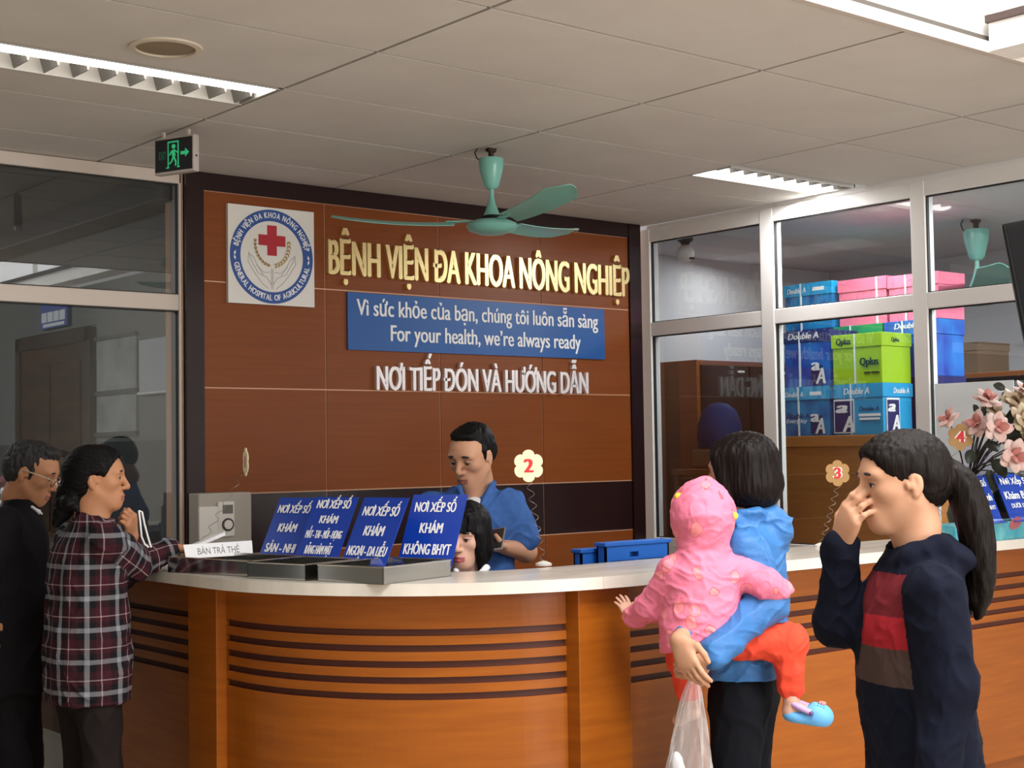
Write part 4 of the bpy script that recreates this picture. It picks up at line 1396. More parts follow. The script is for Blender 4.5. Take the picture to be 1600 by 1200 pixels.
class Loft:
    """stack of superellipse sections (z, cx, cy, half depth, half width); yaw turns depth onto the facing direction"""

    def __init__(s, sec, fwd, k=0.02, op='u', p=2.2):
        s.sec = np.array(sorted(sec), dtype=np.float64)
        f = norm((fwd[0], fwd[1], 0))
        s.f, s.k, s.op, s.p = f, k, op, p
        m = max(s.sec[:, 3].max(), s.sec[:, 4].max())
        s.lo = np.array([s.sec[:, 1].min() - m, s.sec[:, 2].min() - m, s.sec[0, 0]])
        s.hi = np.array([s.sec[:, 1].max() + m, s.sec[:, 2].max() + m, s.sec[-1, 0]])

    def d(s, X, Y, Z):
        S = s.sec
        zz = Z.reshape(-1)
        # smooth interpolation
        def ip(c):
            v = np.interp(zz, S[:, 0], S[:, c])
            w_ = 0.03
            v2 = np.interp(zz - w_, S[:, 0], S[:, c])
            v3 = np.interp(zz + w_, S[:, 0], S[:, c])
            return ((v + v2 + v3) / 3).reshape(1, 1, -1)
        cx, cy, ra, rb = ip(1), ip(2), ip(3), ip(4)
        x, y = X - cx, Y - cy
        u = x * s.f[0] + y * s.f[1]
        v = -x * s.f[1] + y * s.f[0]
        q = (np.abs(u / ra) ** s.p + np.abs(v / rb) ** s.p) ** (1 / s.p)
        d2 = (q - 1) * np.minimum(ra, rb)
        dz = np.maximum(S[0, 0] - Z, Z - S[-1, 0])
        return np.maximum(d2, dz + 0 * d2)


class Cut:
    """keeps the side the normal points away from"""

    def __init__(s, p, n, k=0.006):
        s.p, s.n, s.k, s.op = A(p), norm(n), k, 'i'

    def d(s, X, Y, Z):
        return (X - s.p[0]) * s.n[0] + (Y - s.p[1]) * s.n[1] + (Z - s.p[2]) * s.n[2]


def smin(a, b, k):
    h = np.maximum(k - np.abs(a - b), 0) / k
    return np.minimum(a, b) - h * h * k * 0.25


def nets(prims, h):
    us = [p for p in prims if p.op == 'u']
    lo = np.min([p.lo for p in us], 0) - 4 * h
    hi = np.max([p.hi for p in us], 0) + 4 * h
    n = np.ceil((hi - lo) / h).astype(int) + 1
    F = np.full(n, 1.0, dtype=F32)
    ax = [(lo[i] + h * np.arange(n[i])).astype(F32) for i in range(3)]
    for p in prims:
        if p.op == 'i':
            X, Y, Z = ax[0][:, None, None], ax[1][None, :, None], ax[2][None, None, :]
            d = p.d(X, Y, Z).astype(F32)
            F = -smin(-F, -d, F32(p.k))
            continue
        m = p.k + 3 * h
        i0 = np.maximum(np.floor((p.lo - m - lo) / h).astype(int), 0)
        i1 = np.minimum(np.ceil((p.hi + m - lo) / h).astype(int) + 1, n)
        if (i1 <= i0).any():
            continue
        sl = tuple(slice(a, b) for a, b in zip(i0, i1))
        X, Y, Z = ax[0][sl[0]][:, None, None], ax[1][sl[1]][None, :, None], ax[2][sl[2]][None, None, :]
        d = p.d(X, Y, Z).astype(F32)
        k = F32(max(p.k, 1e-4))
        F[sl] = smin(F[sl], d, k) if p.op == 'u' else -smin(-F[sl], d, k)
    S = F < 0
    c = np.zeros(np.array(S.shape) - 1, dtype=np.int8)
    offs = [(i, j, k) for i in (0, 1) for j in (0, 1) for k in (0, 1)]
    nx, ny, nz = c.shape
    for (i, j, k) in offs:
        c += S[i:i + nx, j:j + ny, k:k + nz]
    cells = np.argwhere((c > 0) & (c < 8))
    idx = np.full(c.shape, -1, dtype=np.int32)
    idx[tuple(cells.T)] = np.arange(len(cells))
    val = {o: F[cells[:, 0] + o[0], cells[:, 1] + o[1], cells[:, 2] + o[2]] for o in offs}
    acc = np.zeros((len(cells), 3))
    cnt = np.zeros(len(cells))
    for axx in range(3):
        for o in offs:
            if o[axx] == 1:
                continue
            o2 = list(o)
            o2[axx] = 1
            f0, f1 = val[o], val[tuple(o2)]
            m = (f0 < 0) != (f1 < 0)
            t = np.where(m, f0 / np.where(m, f0 - f1, 1), 0)
            pt = np.tile(np.array(o, float), (len(cells), 1))
            pt[:, axx] = t
            acc[m] += pt[m]
            cnt[m] += 1
    V = lo + h * (cells + acc / cnt[:, None])
    quads = []
    for axx in range(3):
        b, c2 = (axx + 1) % 3, (axx + 2) % 3
        s0 = [slice(None)] * 3
        s1 = [slice(None)] * 3
        s0[axx] = slice(0, -1)
        s1[axx] = slice(1, None)
        for sgn, M in ((0, S[tuple(s0)] & ~S[tuple(s1)]), (1, ~S[tuple(s0)] & S[tuple(s1)])):
            e = np.argwhere(M)
            e = e[(e[:, b] > 0) & (e[:, c2] > 0) & (e[:, b] < S.shape[b] - 1) & (e[:, c2] < S.shape[c2] - 1)]
            if not len(e):
                continue
            q = []
            for (db, dc) in ((-1, -1), (0, -1), (0, 0), (-1, 0)):
                g = e.copy()
                g[:, b] += db
                g[:, c2] += dc
                q.append(idx[g[:, 0], g[:, 1], g[:, 2]])
            q = np.stack(q, 1)
            quads.append(q if sgn == 0 else q[:, ::-1])
    Q = np.concatenate(quads)
    return V, Q


def smooth(V, Q, it):
    e = np.concatenate([Q[:, [0, 1]], Q[:, [1, 2]], Q[:, [2, 3]], Q[:, [3, 0]]])
    i, j = np.concatenate([e[:, 0], e[:, 1]]), np.concatenate([e[:, 1], e[:, 0]])
    n = len(V)
    cnt = np.maximum(np.bincount(i, minlength=n), 1)
    for s in range(it):
        lam = 0.5 if s % 2 == 0 else -0.42
        nb = np.stack([np.bincount(i, V[j, a], n) for a in range(3)], 1) / cnt[:, None]
        V = V + lam * (nb - V)
    return V


def vnormals(V, Q):
    nn = np.cross(V[Q[:, 2]] - V[Q[:, 0]], V[Q[:, 3]] - V[Q[:, 1]])
    N = np.zeros_like(V)
    for a in range(3):
        for k in range(4):
            N[:, a] += np.bincount(Q[:, k], nn[:, a], len(V))
    return N / np.maximum(np.linalg.norm(N, axis=1, keepdims=True), 1e-12)


def vnoise(P, seed=0):
    """value noise in [-1,1]"""
    I = np.floor(P).astype(np.int64)
    f = P - I
    f = f * f * f * (f * (f * 6 - 15) + 10)
    out = 0
    for i in (0, 1):
        for j in (0, 1):
            for k in (0, 1):
                x, y, z = I[:, 0] + i, I[:, 1] + j, I[:, 2] + k
                hsh = (x * 374761393 + y * 668265263 + z * 2147483647 + seed * 974634777) & 0xFFFFFFFF
                hsh = ((hsh ^ (hsh >> 13)) * 1274126177) & 0xFFFFFFFF
                v = ((hsh ^ (hsh >> 16)) & 0xFFFF) / 32767.5 - 1
                wgt = (f[:, 0] if i else 1 - f[:, 0]) * (f[:, 1] if j else 1 - f[:, 1]) * (f[:, 2] if k else 1 - f[:, 2])
                out = out + v * wgt
    return out


def skin_mesh(name, prims, h, mats, parent, it=2, disp=None, paint=None, uv=None):
    V, Q = nets(prims, h)
    V = smooth(V, Q, it)
    if disp is not None:
        V = V + vnormals(V, Q) * disp(V)[:, None]
    me = bpy.data.meshes.new(name)
    me.vertices.add(len(V))
    me.vertices.foreach_set('co', V.astype(F32).ravel())
    me.loops.add(len(Q) * 4)
    me.loops.foreach_set('vertex_index', Q.astype(np.int32).ravel())
    me.polygons.add(len(Q))
    me.polygons.foreach_set('loop_start', (np.arange(len(Q)) * 4).astype(np.int32))
    try:
        me.polygons.foreach_set('loop_total', np.full(len(Q), 4, dtype=np.int32))
    except Exception:
        pass
    mats = mats if isinstance(mats, (list, tuple)) else [mats]
    for m in mats:
        me.materials.append(m)
    if paint is not None:
        me.polygons.foreach_set('material_index', paint(V[Q].mean(1)).astype(np.int32))
    me.polygons.foreach_set('use_smooth', np.ones(len(Q), dtype=bool))
    if uv is not None:
        UV = uv(V)
        l = me.uv_layers.new(name='cloth')
        l.data.foreach_set('uv', UV[Q.ravel()].astype(F32).ravel())
    me.update(calc_edges=True)
    me.validate()
    o = bpy.data.objects.new(name, me)
    COL.objects.link(o)
    o.parent = parent
    return o


def chain(pts, rad, k=0.02, n=5):
    """smooth tapering strand through the points"""
    pts = [np.asarray(p, float) for p in pts]
    out = []
    q = []
    for i in range(len(pts) - 1):
        p0, p1, p2, p3 = pts[max(i - 1, 0)], pts[i], pts[i + 1], pts[min(i + 2, len(pts) - 1)]
        for j in range(n):
            t = j / n
            q.append((0.5 * (2 * p1 + (p2 - p0) * t + (2 * p0 - 5 * p1 + 4 * p2 - p3) * t * t + (3 * p1 - p0 - 3 * p2 + p3) * t ** 3), rad[i] + (rad[i + 1] - rad[i]) * t))
    q.append((pts[-1], rad[-1]))
    return [Cap(a[0], b[0], a[1], b[1], k) for a, b in zip(q[:-1], q[1:])]


FOLD_R = np.array(Euler((0.62, 0.41, 0.83)).to_matrix())


def folds(amp, sc, seed=0, fine=0.35):
    sc = np.array(sc, float)

    def f(V):
        P = (V * sc) @ FOLD_R
        wv = vnoise(P * 0.5 + 7, seed + 3)
        n = vnoise(P + wv[:, None] * 0.8, seed)
        r = np.clip(1 - 1.7 * np.abs(n), 0, 1) ** 2
        n3 = vnoise(P[:, [1, 2, 0]] * 1.4 + 11 + wv[:, None], seed + 9)
        r3 = np.clip(1 - 2.0 * np.abs(n3), 0, 1) ** 2
        n2 = vnoise(P * 2.3 + 3, seed + 1)
        return amp * (r * 0.9 + r3 * 0.5 - 0.45 + fine * n2)
    return f


def strands(amp, o, sc=(120, 120, 16), seed=0):
    sc = np.array(sc, float)

    def f(V):
        P = (V - A(o)) * sc
        return amp * (vnoise(P, seed) + 0.6 * vnoise(P * np.array([2.1, 2.1, 1.4]), seed + 5))
    return f


class Person:
    def __init__(s, label, D, pxc, fwd, group=None):
        s.D = D
        c = at(pxc, 700, D)
        s.o = Vector((c.x, c.y, 0))
        s.root = thing('person', label, 'person', s.o, -YAW, group)
        s.rx = Vector((math.cos(YAW), -math.sin(YAW), 0))
        s.ry = Vector((math.sin(YAW), math.cos(YAW), 0))
        s.f = norm((fwd[0], fwd[1], 0))
        s.l = np.array([-s.f[1], s.f[0], 0])

    def J(s, px, py, dy=0.0):
        p = at(px, py, s.D + dy) - s.o
        return np.array([p.dot(s.rx), p.dot(s.ry), p.z])


M_skin = mat('skin', rgb(196, 146, 116), 0.5, 0, 0.35, sss=0.12, bump=((300, 300, 300), 0.08, 0.001))
M_skin_t = mat('skin_tan', rgb(190, 134, 98), 0.5, 0, 0.35, sss=0.12, bump=((300, 300, 300), 0.08, 0.001))
M_skin_f = mat('skin_fair', rgb(214, 168, 146), 0.5, 0, 0.35, sss=0.12, bump=((300, 300, 300), 0.08, 0.001))
M_lip = mat('lips', rgb(160, 100, 84), 0.45)
M_lip_r = mat('lips_red', rgb(186, 98, 98), 0.4)
M_eye_w = mat('eye_white', rgb(176, 164, 156), 0.3)
M_iris = mat('iris', rgb(28, 18, 14), 0.15)
M_lash = mat('lash', rgb(24, 18, 18), 0.6)
M_hair = mat('black_hair', rgb(11, 9, 10), 0.5, 0, 0.14, bump=((260, 260, 40), 0.5, 0.003))
M_hair_b = mat('brown_black_hair', rgb(20, 13, 11), 0.5, 0, 0.14, bump=((260, 260, 40), 0.5, 0.003))
M_hair_g = mat('greying_hair', rgb(58, 57, 58), 0.55, 0, 0.2, noise=((120, 120, 40), rgb(34, 34, 36), 3), bump=((260, 260, 60), 0.6, 0.003))
M_shoe = mat('shoe_black', rgb(24, 22, 22), 0.4)


def head_prims(o, R, s, jaw=1.0, eye_open=1.0, nose=1.0):
    o = A(o)
    T = lambda x, y, z: o + R @ (np.array([x, y, z]) * s)
    E = lambda c, r, k=0.02, op='u': Ell(T(*c), np.array(r) * s, k * s, R, op)
    C = lambda a, b, ra, rb, k=0.015, op='u': Cap(T(*a), T(*b), ra * s, rb * s, k * s, op)
    P = [E((-0.014, 0, 0.034), (0.092, 0.073, 0.076)), E((0.022, 0, -0.028), (0.062, 0.060, 0.082), 0.03), E((0.03, 0, 0.03), (0.058, 0.062, 0.058), 0.03)]
    for y in (-1, 1):
        P += [C((0.002, y * 0.053 * jaw, -0.045), (0.056, y * 0.020, -0.094), 0.016, 0.014, 0.03),
              E((0.052, y * 0.040, -0.016), (0.026, 0.021, 0.020), 0.025),
              E((0.074, y * 0.028, 0.026), (0.015, 0.026, 0.010), 0.02)]
    P += [E((0.068, 0, -0.094), (0.019, 0.021, 0.018), 0.03), E((0.073, 0, -0.063), (0.022, 0.029, 0.026), 0.025)]
    for y in (-1, 1):
        P += [E((0.094, y * 0.031, 0.006), (0.018, 0.019, 0.012), 0.012, 's')]
        P += [E((0.0725, y * 0.031, 0.005), (0.0155, 0.0155, 0.0125), 0.006)]
    P += [C((0.086, 0, 0.014), (0.108 * nose, 0, -0.024), 0.0085, 0.0105, 0.012), E((0.106 * nose, 0, -0.030), (0.0115, 0.0105, 0.0095), 0.008)]
    for y in (-1, 1):
        P += [E((0.095, y * 0.0115, -0.033), (0.0105, 0.0070, 0.0072), 0.006)]
        P += [E((0.103, y * 0.007, -0.0395), (0.004, 0.0035, 0.003), 0.003, 's')]
        if eye_open > 0:
            P += [E((0.088, y * 0.031, 0.003 + 0.001 * eye_open), (0.009, 0.0135, 0.0036 * eye_open), 0.002, 's')]
    # lips
    for y in (-1, 1):
        P += [C((0.0945, y * 0.003, -0.0605), (0.083, y * 0.022, -0.066), 0.0054, 0.0032, 0.006), C((0.093, y * 0.002, -0.0725), (0.083, y * 0.019, -0.068), 0.0060, 0.0035, 0.006)]
    P += [C((0.1005, 0, -0.0668), (0.087, 0.022, -0.0665), 0.0016, 0.0010, 0.003, 's'), C((0.1005, 0, -0.0668), (0.087, -0.022, -0.0665), 0.0016, 0.0010, 0.003, 's')]
    # ears
    for y in (-1, 1):
        ea = norm(R @ np.array([0.25, y * 1.0, -0.1]))
        P += [E((-0.008, y * 0.075, -0.004), (0.0165, 0.0080, 0.028), 0.006), E((-0.003, y * 0.073, -0.030), (0.009, 0.007, 0.010), 0.006),
              E((-0.002, y * 0.086, -0.001), (0.010, 0.007, 0.019), 0.003, 's'), E((0.012, y * 0.073, -0.008), (0.006, 0.006, 0.010), 0.005)]
    # neck stub
    P += [C((-0.022, 0, -0.03), (-0.03, 0, -0.11), 0.050, 0.048, 0.03)]
    return P, T


def lip_paint(T, s, R, o):
    o = A(o)

    def f(Cn):
        q = (Cn - o) @ R / s
        m = (q[:, 0] > 0.080) & (np.abs(q[:, 1]) < 0.024 - 0.2 * np.abs(q[:, 2] + 0.0665)) & (q[:, 2] > -0.0795) & (q[:, 2] < -0.0565 - 0.12 * np.abs(q[:, 1])) & (q[:, 0] > 0.081)
        return m.astype(int)
    return f


def face_parts(P, T, R, s, look=(1, 0, 0), brow=1.0, sides=(-1, 1), hair=None, closed=False):
    for y in sides:
        mb = MB()
        c = T(0.0745, y * 0.031, 0.004)
        bm = bmesh.new()
        bmesh.ops.create_uvsphere(bm, u_segments=18, v_segments=12, radius=0.0126 * s)
        mb.bm(bm, 0, True, Matrix.Translation(Vector(c)))
        ld = norm(R @ np.array(look, float))
        bm = bmesh.new()
        bmesh.ops.create_uvsphere(bm, u_segments=14, v_segments=10, radius=0.0085 * s)
        mb.bm(bm, 1, True, Matrix.Translation(Vector(c + ld * 0.0052 * s)))
        mb.build('eye', [M_eye_w, M_iris], P.root)
        pts = [T(0.0885 - 0.0095 * q * q, y * (0.031 + 0.0145 * q), 0.0075 - 0.004 * q * q - (0.003 if closed else 0)) for q in (-1, -0.5, 0, 0.5, 1)]
        MB().tube(pts, [0.0007 * s, 0.0013 * s, 0.0015 * s, 0.0015 * s, 0.0008 * s], 6).build('eyelash', M_lash, P.root)
        pts = [T(0.0915 - 0.003 * q * q - 0.010 * max(0, q) ** 2, y * (0.031 + 0.021 * q), 0.0275 + 0.003 * (1 - q * q) - 0.002 * q) for q in (-1, -0.5, 0, 0.5, 1)]
        MB().tube(pts, [0.002 * s * brow, 0.004 * s * brow, 0.0043 * s * brow, 0.0034 * s * brow, 0.0012 * s], 8).build('eyebrow', hair or M_lash, P.root)


def hand_prims(w, d, n, t, s=1.0, curl=(0.5, 0.5, 0.5, 0.5), thumb=0.4, spread=0.08):
    """w wrist, d towards the fingers, n out of the palm, t towards the thumb"""
    w, d = A(w), norm(d)
    n = A(n) - d * (A(n) @ d)
    n = norm(n)
    tt = np.cross(n, d)
    t = tt if tt @ A(t) > 0 else -tt
    P = []
    offs = (0.028, 0.0095, -0.009, -0.026)
    lens = (0.070, 0.077, 0.071, 0.056)
    kl = (0.086, 0.088, 0.083, 0.076)
    rad = (0.0088, 0.009, 0.0086, 0.0076)
    for o, L, k, r, c, si in zip(offs, lens, kl, rad, curl, (1, 0.3, -0.4, -1.1)):
        kn = w + d * k * s + t * o * s
        P.append(Cap(w + d * 0.008 * s + t * o * 0.55 * s, kn, 0.0135 * s, 0.0105 * s, 0.014 * s))
        dd = norm(d + t * si * spread)
        p = kn
        ang = 0
        for ph, fr in enumerate((0.45, 0.30, 0.25)):
            ang += c * (0.8, 1.1, 0.7)[ph]
            q = p + (dd * math.cos(ang) + n * math.sin(ang)) * L * fr * s
            P.append(Cap(p, q, r * s * (1 - 0.09 * ph), r * s * (0.93 - 0.11 * ph), 0.0035 * s))
            p = q
    P.append(Ell(w + d * 0.05 * s - n * 0.001, np.array([0.044, 0.036, 0.0145]) * s, 0.012 * s, np.stack([d, t, n], 1)))
    b = w + d * 0.018 * s + t * 0.022 * s + n * 0.006 * s
    e1 = b + norm(d * 0.75 + t * 0.75 + n * 0.3 * thumb) * 0.036 * s
    e2 = e1 + norm(d * 0.95 + t * 0.25 * (1 - thumb) + n * 0.9 * thumb) * 0.032 * s
    e3 = e2 + norm(d * 0.95 - t * 0.3 * thumb + n * 1.0 * thumb) * 0.024 * s
    P += [Cap(b, e1, 0.0145 * s, 0.0115 * s, 0.014 * s), Cap(e1, e2, 0.0105 * s, 0.0098 * s, 0.004 * s), Cap(e2, e3, 0.0095 * s, 0.0078 * s, 0.004 * s)]
    return P


def body_core(P, neck, hc, shL, shR, hip, s=1.0, seated=None, legs=True):
    """torso, neck and legs under the clothes; neck = base of the neck, hc = head centre"""
    f, l = P.f, P.l
    neck, hip = A(neck), A(hip)
    mid = (neck * 0.45 + hip * 0.55)
    ch = neck * 0.72 + hip * 0.28
    R = np.stack([f, l, np.array([0, 0, 1.0])], 1)
    q = [Ell(ch, np.array([0.075, 0.115, 0.15]) * s, 0.05, R), Ell(mid, np.array([0.07, 0.10, 0.16]) * s, 0.05, R), Ell(hip, np.array([0.075, 0.12, 0.10]) * s, 0.05, R)]
    q += [Cap(neck - np.array([0, 0, 0.03]), A(hc) + (neck - A(hc)) * 0.45, 0.052 * s, 0.048 * s, 0.03)]
    for sh in (shL, shR):
        q.append(Cap(neck - np.array([0, 0, 0.05 * s]), sh, 0.04 * s, 0.042 * s, 0.04))
    if legs:
        for sd in (-1, 1):
            h0 = hip + l * sd * 0.085 * s - np.array([0, 0, 0.05])
            if seated is None:
                kn = np.array([h0[0] + f[0] * 0.02, h0[1] + f[1] * 0.02, hip[2] * 0.54])
                an = np.array([h0[0], h0[1], 0.09])
            else:
                kn = h0 + f * 0.40 * s
                an = np.array([kn[0], kn[1], 0.09])
            q += [Cap(h0, kn, 0.066 * s, 0.045 * s, 0.03), Cap(kn, an, 0.044 * s, 0.032 * s, 0.02), Cap(an, an + np.append(f[:2] * 0.13, 0) - np.array([0, 0, 0.05]), 0.035 * s, 0.028 * s, 0.02)]
    return q


def trousers(P, hip, m, s=1.0, wide=1.0, seated=False, top=0.05, h=0.008, disp=None, sep=0.085, knee_f=0.02):
    f, l = P.f, P.l
    hip = A(hip)
    R = np.stack([f, l, np.array([0, 0, 1.0])], 1)
    q = [Ell(hip, np.array([0.105, 0.155, 0.13]) * s, 0.05, R)]
    an_l = []
    for sd in (-1, 1):
        h0 = hip + l * sd * sep * s - np.array([0, 0, 0.05])
        if not seated:
            kn = np.array([h0[0] + f[0] * knee_f, h0[1] + f[1] * knee_f, hip[2] * 0.54])
            an = np.array([h0[0], h0[1], 0.09])
        else:
            kn = h0 + f * 0.40 * s
            an = np.array([kn[0], kn[1], 0.09])
        an_l.append(an)
        q += [Cap(h0, kn, 0.092 * s * wide, 0.072 * s * wide, 0.04), Cap(kn, an, 0.072 * s * wide, 0.06 * s * wide, 0.03)]
    q.append(Cut((0, 0, hip[2] + top + 0.08), (0, 0, 1)))
    q.append(Cut((0, 0, 0.06), (0, 0, -1)))
    o = skin_mesh('trousers', q, h, m, P.root, 4, disp or folds(0.006, (14, 14, 7), 3))
    for an in an_l:
        ff = np.append(f[:2], 0)
        Rr = np.stack([f, l, np.array([0, 0, 1.0])], 1)
        b = np.array([an[0], an[1], 0]) + ff * 0.05
        skin_mesh('shoe', [Ell(b + np.array([0, 0, 0.035]), (0.135, 0.047, 0.05), 0.02, Rr), Ell(np.array([an[0], an[1], 0.065]) - ff * 0.01, (0.06, 0.042, 0.055), 0.03, Rr), Cut((0, 0, 0.002), (0, 0, -1), 0.004)], 0.008, M_shoe, P.root, 2)
    return o


def limb_uv(segs, torso_c, f, rad=0.16):
    """cloth coordinates: along/around each sleeve, height/around the torso"""
    segs = [(A(a), A(b), r) for a, b, r in segs]
    tc = A(torso_c)

    def fn(V):
        best = np.full(len(V), 0.0)
        x = (V - tc)
        ang = np.arctan2(-x[:, 0] * f[1] + x[:, 1] * f[0], x[:, 0] * f[0] + x[:, 1] * f[1])
        U = np.stack([ang * rad, V[:, 2]], 1)
        dmin = np.full(len(V), 0.012)
        acc = 0.0
        for a, b, r in segs:
            ab = b - a
            L = np.linalg.norm(ab)
            t = ((V - a) @ ab) / L ** 2
            tcl = np.clip(t, 0, 1)
            q = V - a - tcl[:, None] * ab
            d = np.linalg.norm(q, axis=1) - r
            ref = norm(np.array([0, -1.0, 0]) - ab * (-ab[1]) / L ** 2)
            rf2 = np.cross(ab / L, ref)
            an = np.arctan2(q @ rf2, q @ ref)
            m = (d < dmin) & (t > 0.12)
            U[m] = np.stack([an * 0.055, acc + t * L], 1)[m]
            dmin = np.where(m, d, dmin)
            acc += L
        return U
    return fn

# ------------------------------------------------------------------ woman in the plaid shirt
def plaid_mat():
    m = bpy.data.materials.new('plaid_flannel')
    m.use_nodes = True
    nt = m.node_tree
    b = nt.nodes['Principled BSDF']
    b.inputs['Roughness'].default_value = 0.9
    b.inputs['Specular IOR Level'].default_value = 0.2
    uv = nt.nodes.new('ShaderNodeUVMap')
    uv.uv_map = 'cloth'
    sp_ = nt.nodes.new('ShaderNodeSeparateXYZ')
    nt.links.new(uv.outputs[0], sp_.inputs[0])
    outs = []
    for i in (0, 1):
        d = nt.nodes.new('ShaderNodeMath')
        d.operation = 'DIVIDE'
        d.inputs[1].default_value = 0.108
        fr = nt.nodes.new('ShaderNodeMath')
        fr.operation = 'FRACT'
        r = nt.nodes.new('ShaderNodeValToRGB')
        r.color_ramp.interpolation = 'CONSTANT'
        els = [(0.0, rgb(60, 24, 32)), (0.10, rgb(22, 19, 24)), (0.32, rgb(138, 140, 146)), (0.47, rgb(22, 19, 24)), (0.66, rgb(60, 24, 32)), (0.80, rgb(180, 158, 162)), (0.83, rgb(60, 24, 32))]
        cr_ = r.color_ramp
        while len(cr_.elements) < len(els):
            cr_.elements.new(0.5)
        for e, (p_, c_) in zip(cr_.elements, els):
            e.position = p_
            e.color = c_
        nt.links.new(sp_.outputs[i], d.inputs[0])
        nt.links.new(d.outputs[0], fr.inputs[0])
        nt.links.new(fr.outputs[0], r.inputs[0])
        outs.append(r)
    mx = nt.nodes.new('ShaderNodeMixRGB')
    mx.inputs[0].default_value = 0.5
    nt.links.new(outs[0].outputs[0], mx.inputs[1])
    nt.links.new(outs[1].outputs[0], mx.inputs[2])
    nt.links.new(mx.outputs[0], b.inputs['Base Color'])
    return m


def pt(*a):
    return np.array(a, float)


P = Person('woman in a maroon plaid shirt leaning on the left end of the counter', 5.2, 137, (0.77, 0.63))
J = P.J
hc = J(152, 748, 0.02)
R = rotm((0.985, 0.12, -0.03))
hp, T = head_prims(hc, R, 0.97)
neck = J(143, 812, 0.02)
shR, elR, wrR = J(166, 845, -0.11), J(212, 880, 0.10), J(270, 858, 0.20)
shL, elL, wrL = J(112, 842, 0.17), J(190, 893, 0.30), J(205, 838, 0.10)
hip = J(137, 1052, 0)
prims = hp + body_core(P, neck, hc, shL, shR, hip)
prims += [Cap(neck - pt(0, 0, .02), J(148, 790, 0.02), 0.05, 0.046, 0.03)]
for a, b, c in ((shR, elR, wrR), (shL, elL, wrL)):
    prims += [Cap(a, b, .043, .036, .02), Cap(b, c, .036, .026, .02)]
prims += hand_prims(wrR, J(292, 858, 0.24) - wrR, (0.3, 0.1, -1), (0, 1, 0.2), 0.93, (0.5, 0.55, 0.6, 0.6), 0.7)
prims += hand_prims(wrL, J(203, 800, 0.03) - wrL, (-0.9, 0.2, 0.3), (0.2, 0.9, 0.1), 0.93, (1.25, 1.3, 1.3, 1.3), 0.9)
body = skin_mesh('body', prims, 0.0032, [M_skin_t, M_lip], P.root, 2, paint=lip_paint(T, 0.97, R, hc))
face_parts(P, T, R, 0.97, (1, -0.05, -0.05), 0.9)
H = [Ell(T(-0.020, 0, 0.040), pt(.101, .083, .083), .02, R), Ell(T(-0.05, 0, 0.0), pt(.07, .079, .085), .03, R), Ell(T(0.020, 0, 0.042), pt(.078, .073, .074), .02, R),
     Ell(T(0.318, 0, -0.112), pt(.3, .3, .3), .010, R, 's'), Ell(T(0.012, 0.085, -0.030), pt(.032, .04, .042), .015, R, 's'), Ell(T(0.012, -0.085, -0.030), pt(.032, .04, .042), .015, R, 's'),
     Cap(J(104, 770), J(98, 800, -.01), .036, .030, .03), Cap(J(98, 800), J(88, 818, -.01), .030, .016, .02), Ell(J(108, 786, -.04), pt(.03, .03, .03), .02), Cap(J(112, 770, -.03), J(122, 800, -.05), .016, .008, .015)]
skin_mesh('hair', H, 0.0035, M_hair, P.root, 2, strands(0.0016, hc, (50, 160, 160)))
z = lambda py: J(137, py)[2]
cx = lambda px_, py: J(px_, py)[0]
sec = [(z(1094), cx(137, 1090), 0, .135, .178), (z(1050), cx(137, 1050), 0, .142, .180), (z(1000), cx(137, 1000), 0, .14, .172), (z(950), cx(136, 950), 0, .13, .165), (z(900), cx(134, 900), 0, .125, .170),
       (z(860), cx(134, 860), .005, .115, .175), (z(838), cx(138, 838), .01, .095, .150), (z(822), cx(142, 822), .012, .075, .10), (z(810), cx(144, 806), .014, .064, .070)]
S = [Loft(sec, P.f, 0.03), Cap(shR, elR, .066, .060, .035), Cap(elR, wrR - (wrR - elR) * 0.10, .060, .043, .03), Cap(shL, elL, .064, .058, .035), Cap(elL, wrL - (wrL - elL) * 0.15, .058, .042, .03)]
S += [Cap(J(118, 800, 0.06), J(130, 808, -.05), .016, .014, .012), Cap(J(130, 808, -.05), J(166, 818, -.03), .014, .014, .012), Ell(J(149, 785, 0.02), (.060, .058, .056), .008, None, 's')]
seg = [(shR, elR, .068), (elR, wrR, .062), (shL, elL, .066), (elL, wrL, .06)]
skin_mesh('shirt', S, 0.005, plaid_mat(), P.root, 3, folds(0.008, (13, 13, 9), 1), uv=limb_uv(seg, J(137, 950), (0, -1)))
trousers(P, hip, mat('trousers_brown_black', rgb(34, 28, 27), 0.85, 0, 0.12), 1.0, 0.9)
ca = MB()
for a in ([(217, 798, .02), (219, 815, .0), (221, 838, .0), (226, 850, .02), (232, 855, .03)], [(217, 798, .02), (222, 800, .02), (226, 820, .02), (232, 842, .03), (236, 855, .04)]):
    ca.tube([Vector(J(*q)) + P.o * 0 for q in a], 0.0035, 8)
loc_ = P.root.matrix_basis
mk = ca.build('cord', mat('white_cord', rgb(232, 230, 230), 0.7), None)
mk.location = P.o
mk.rotation_euler = (0, 0, -YAW)
tag(mk, 'white cord loop hanging from the fist of the woman in the plaid shirt', 'cord')

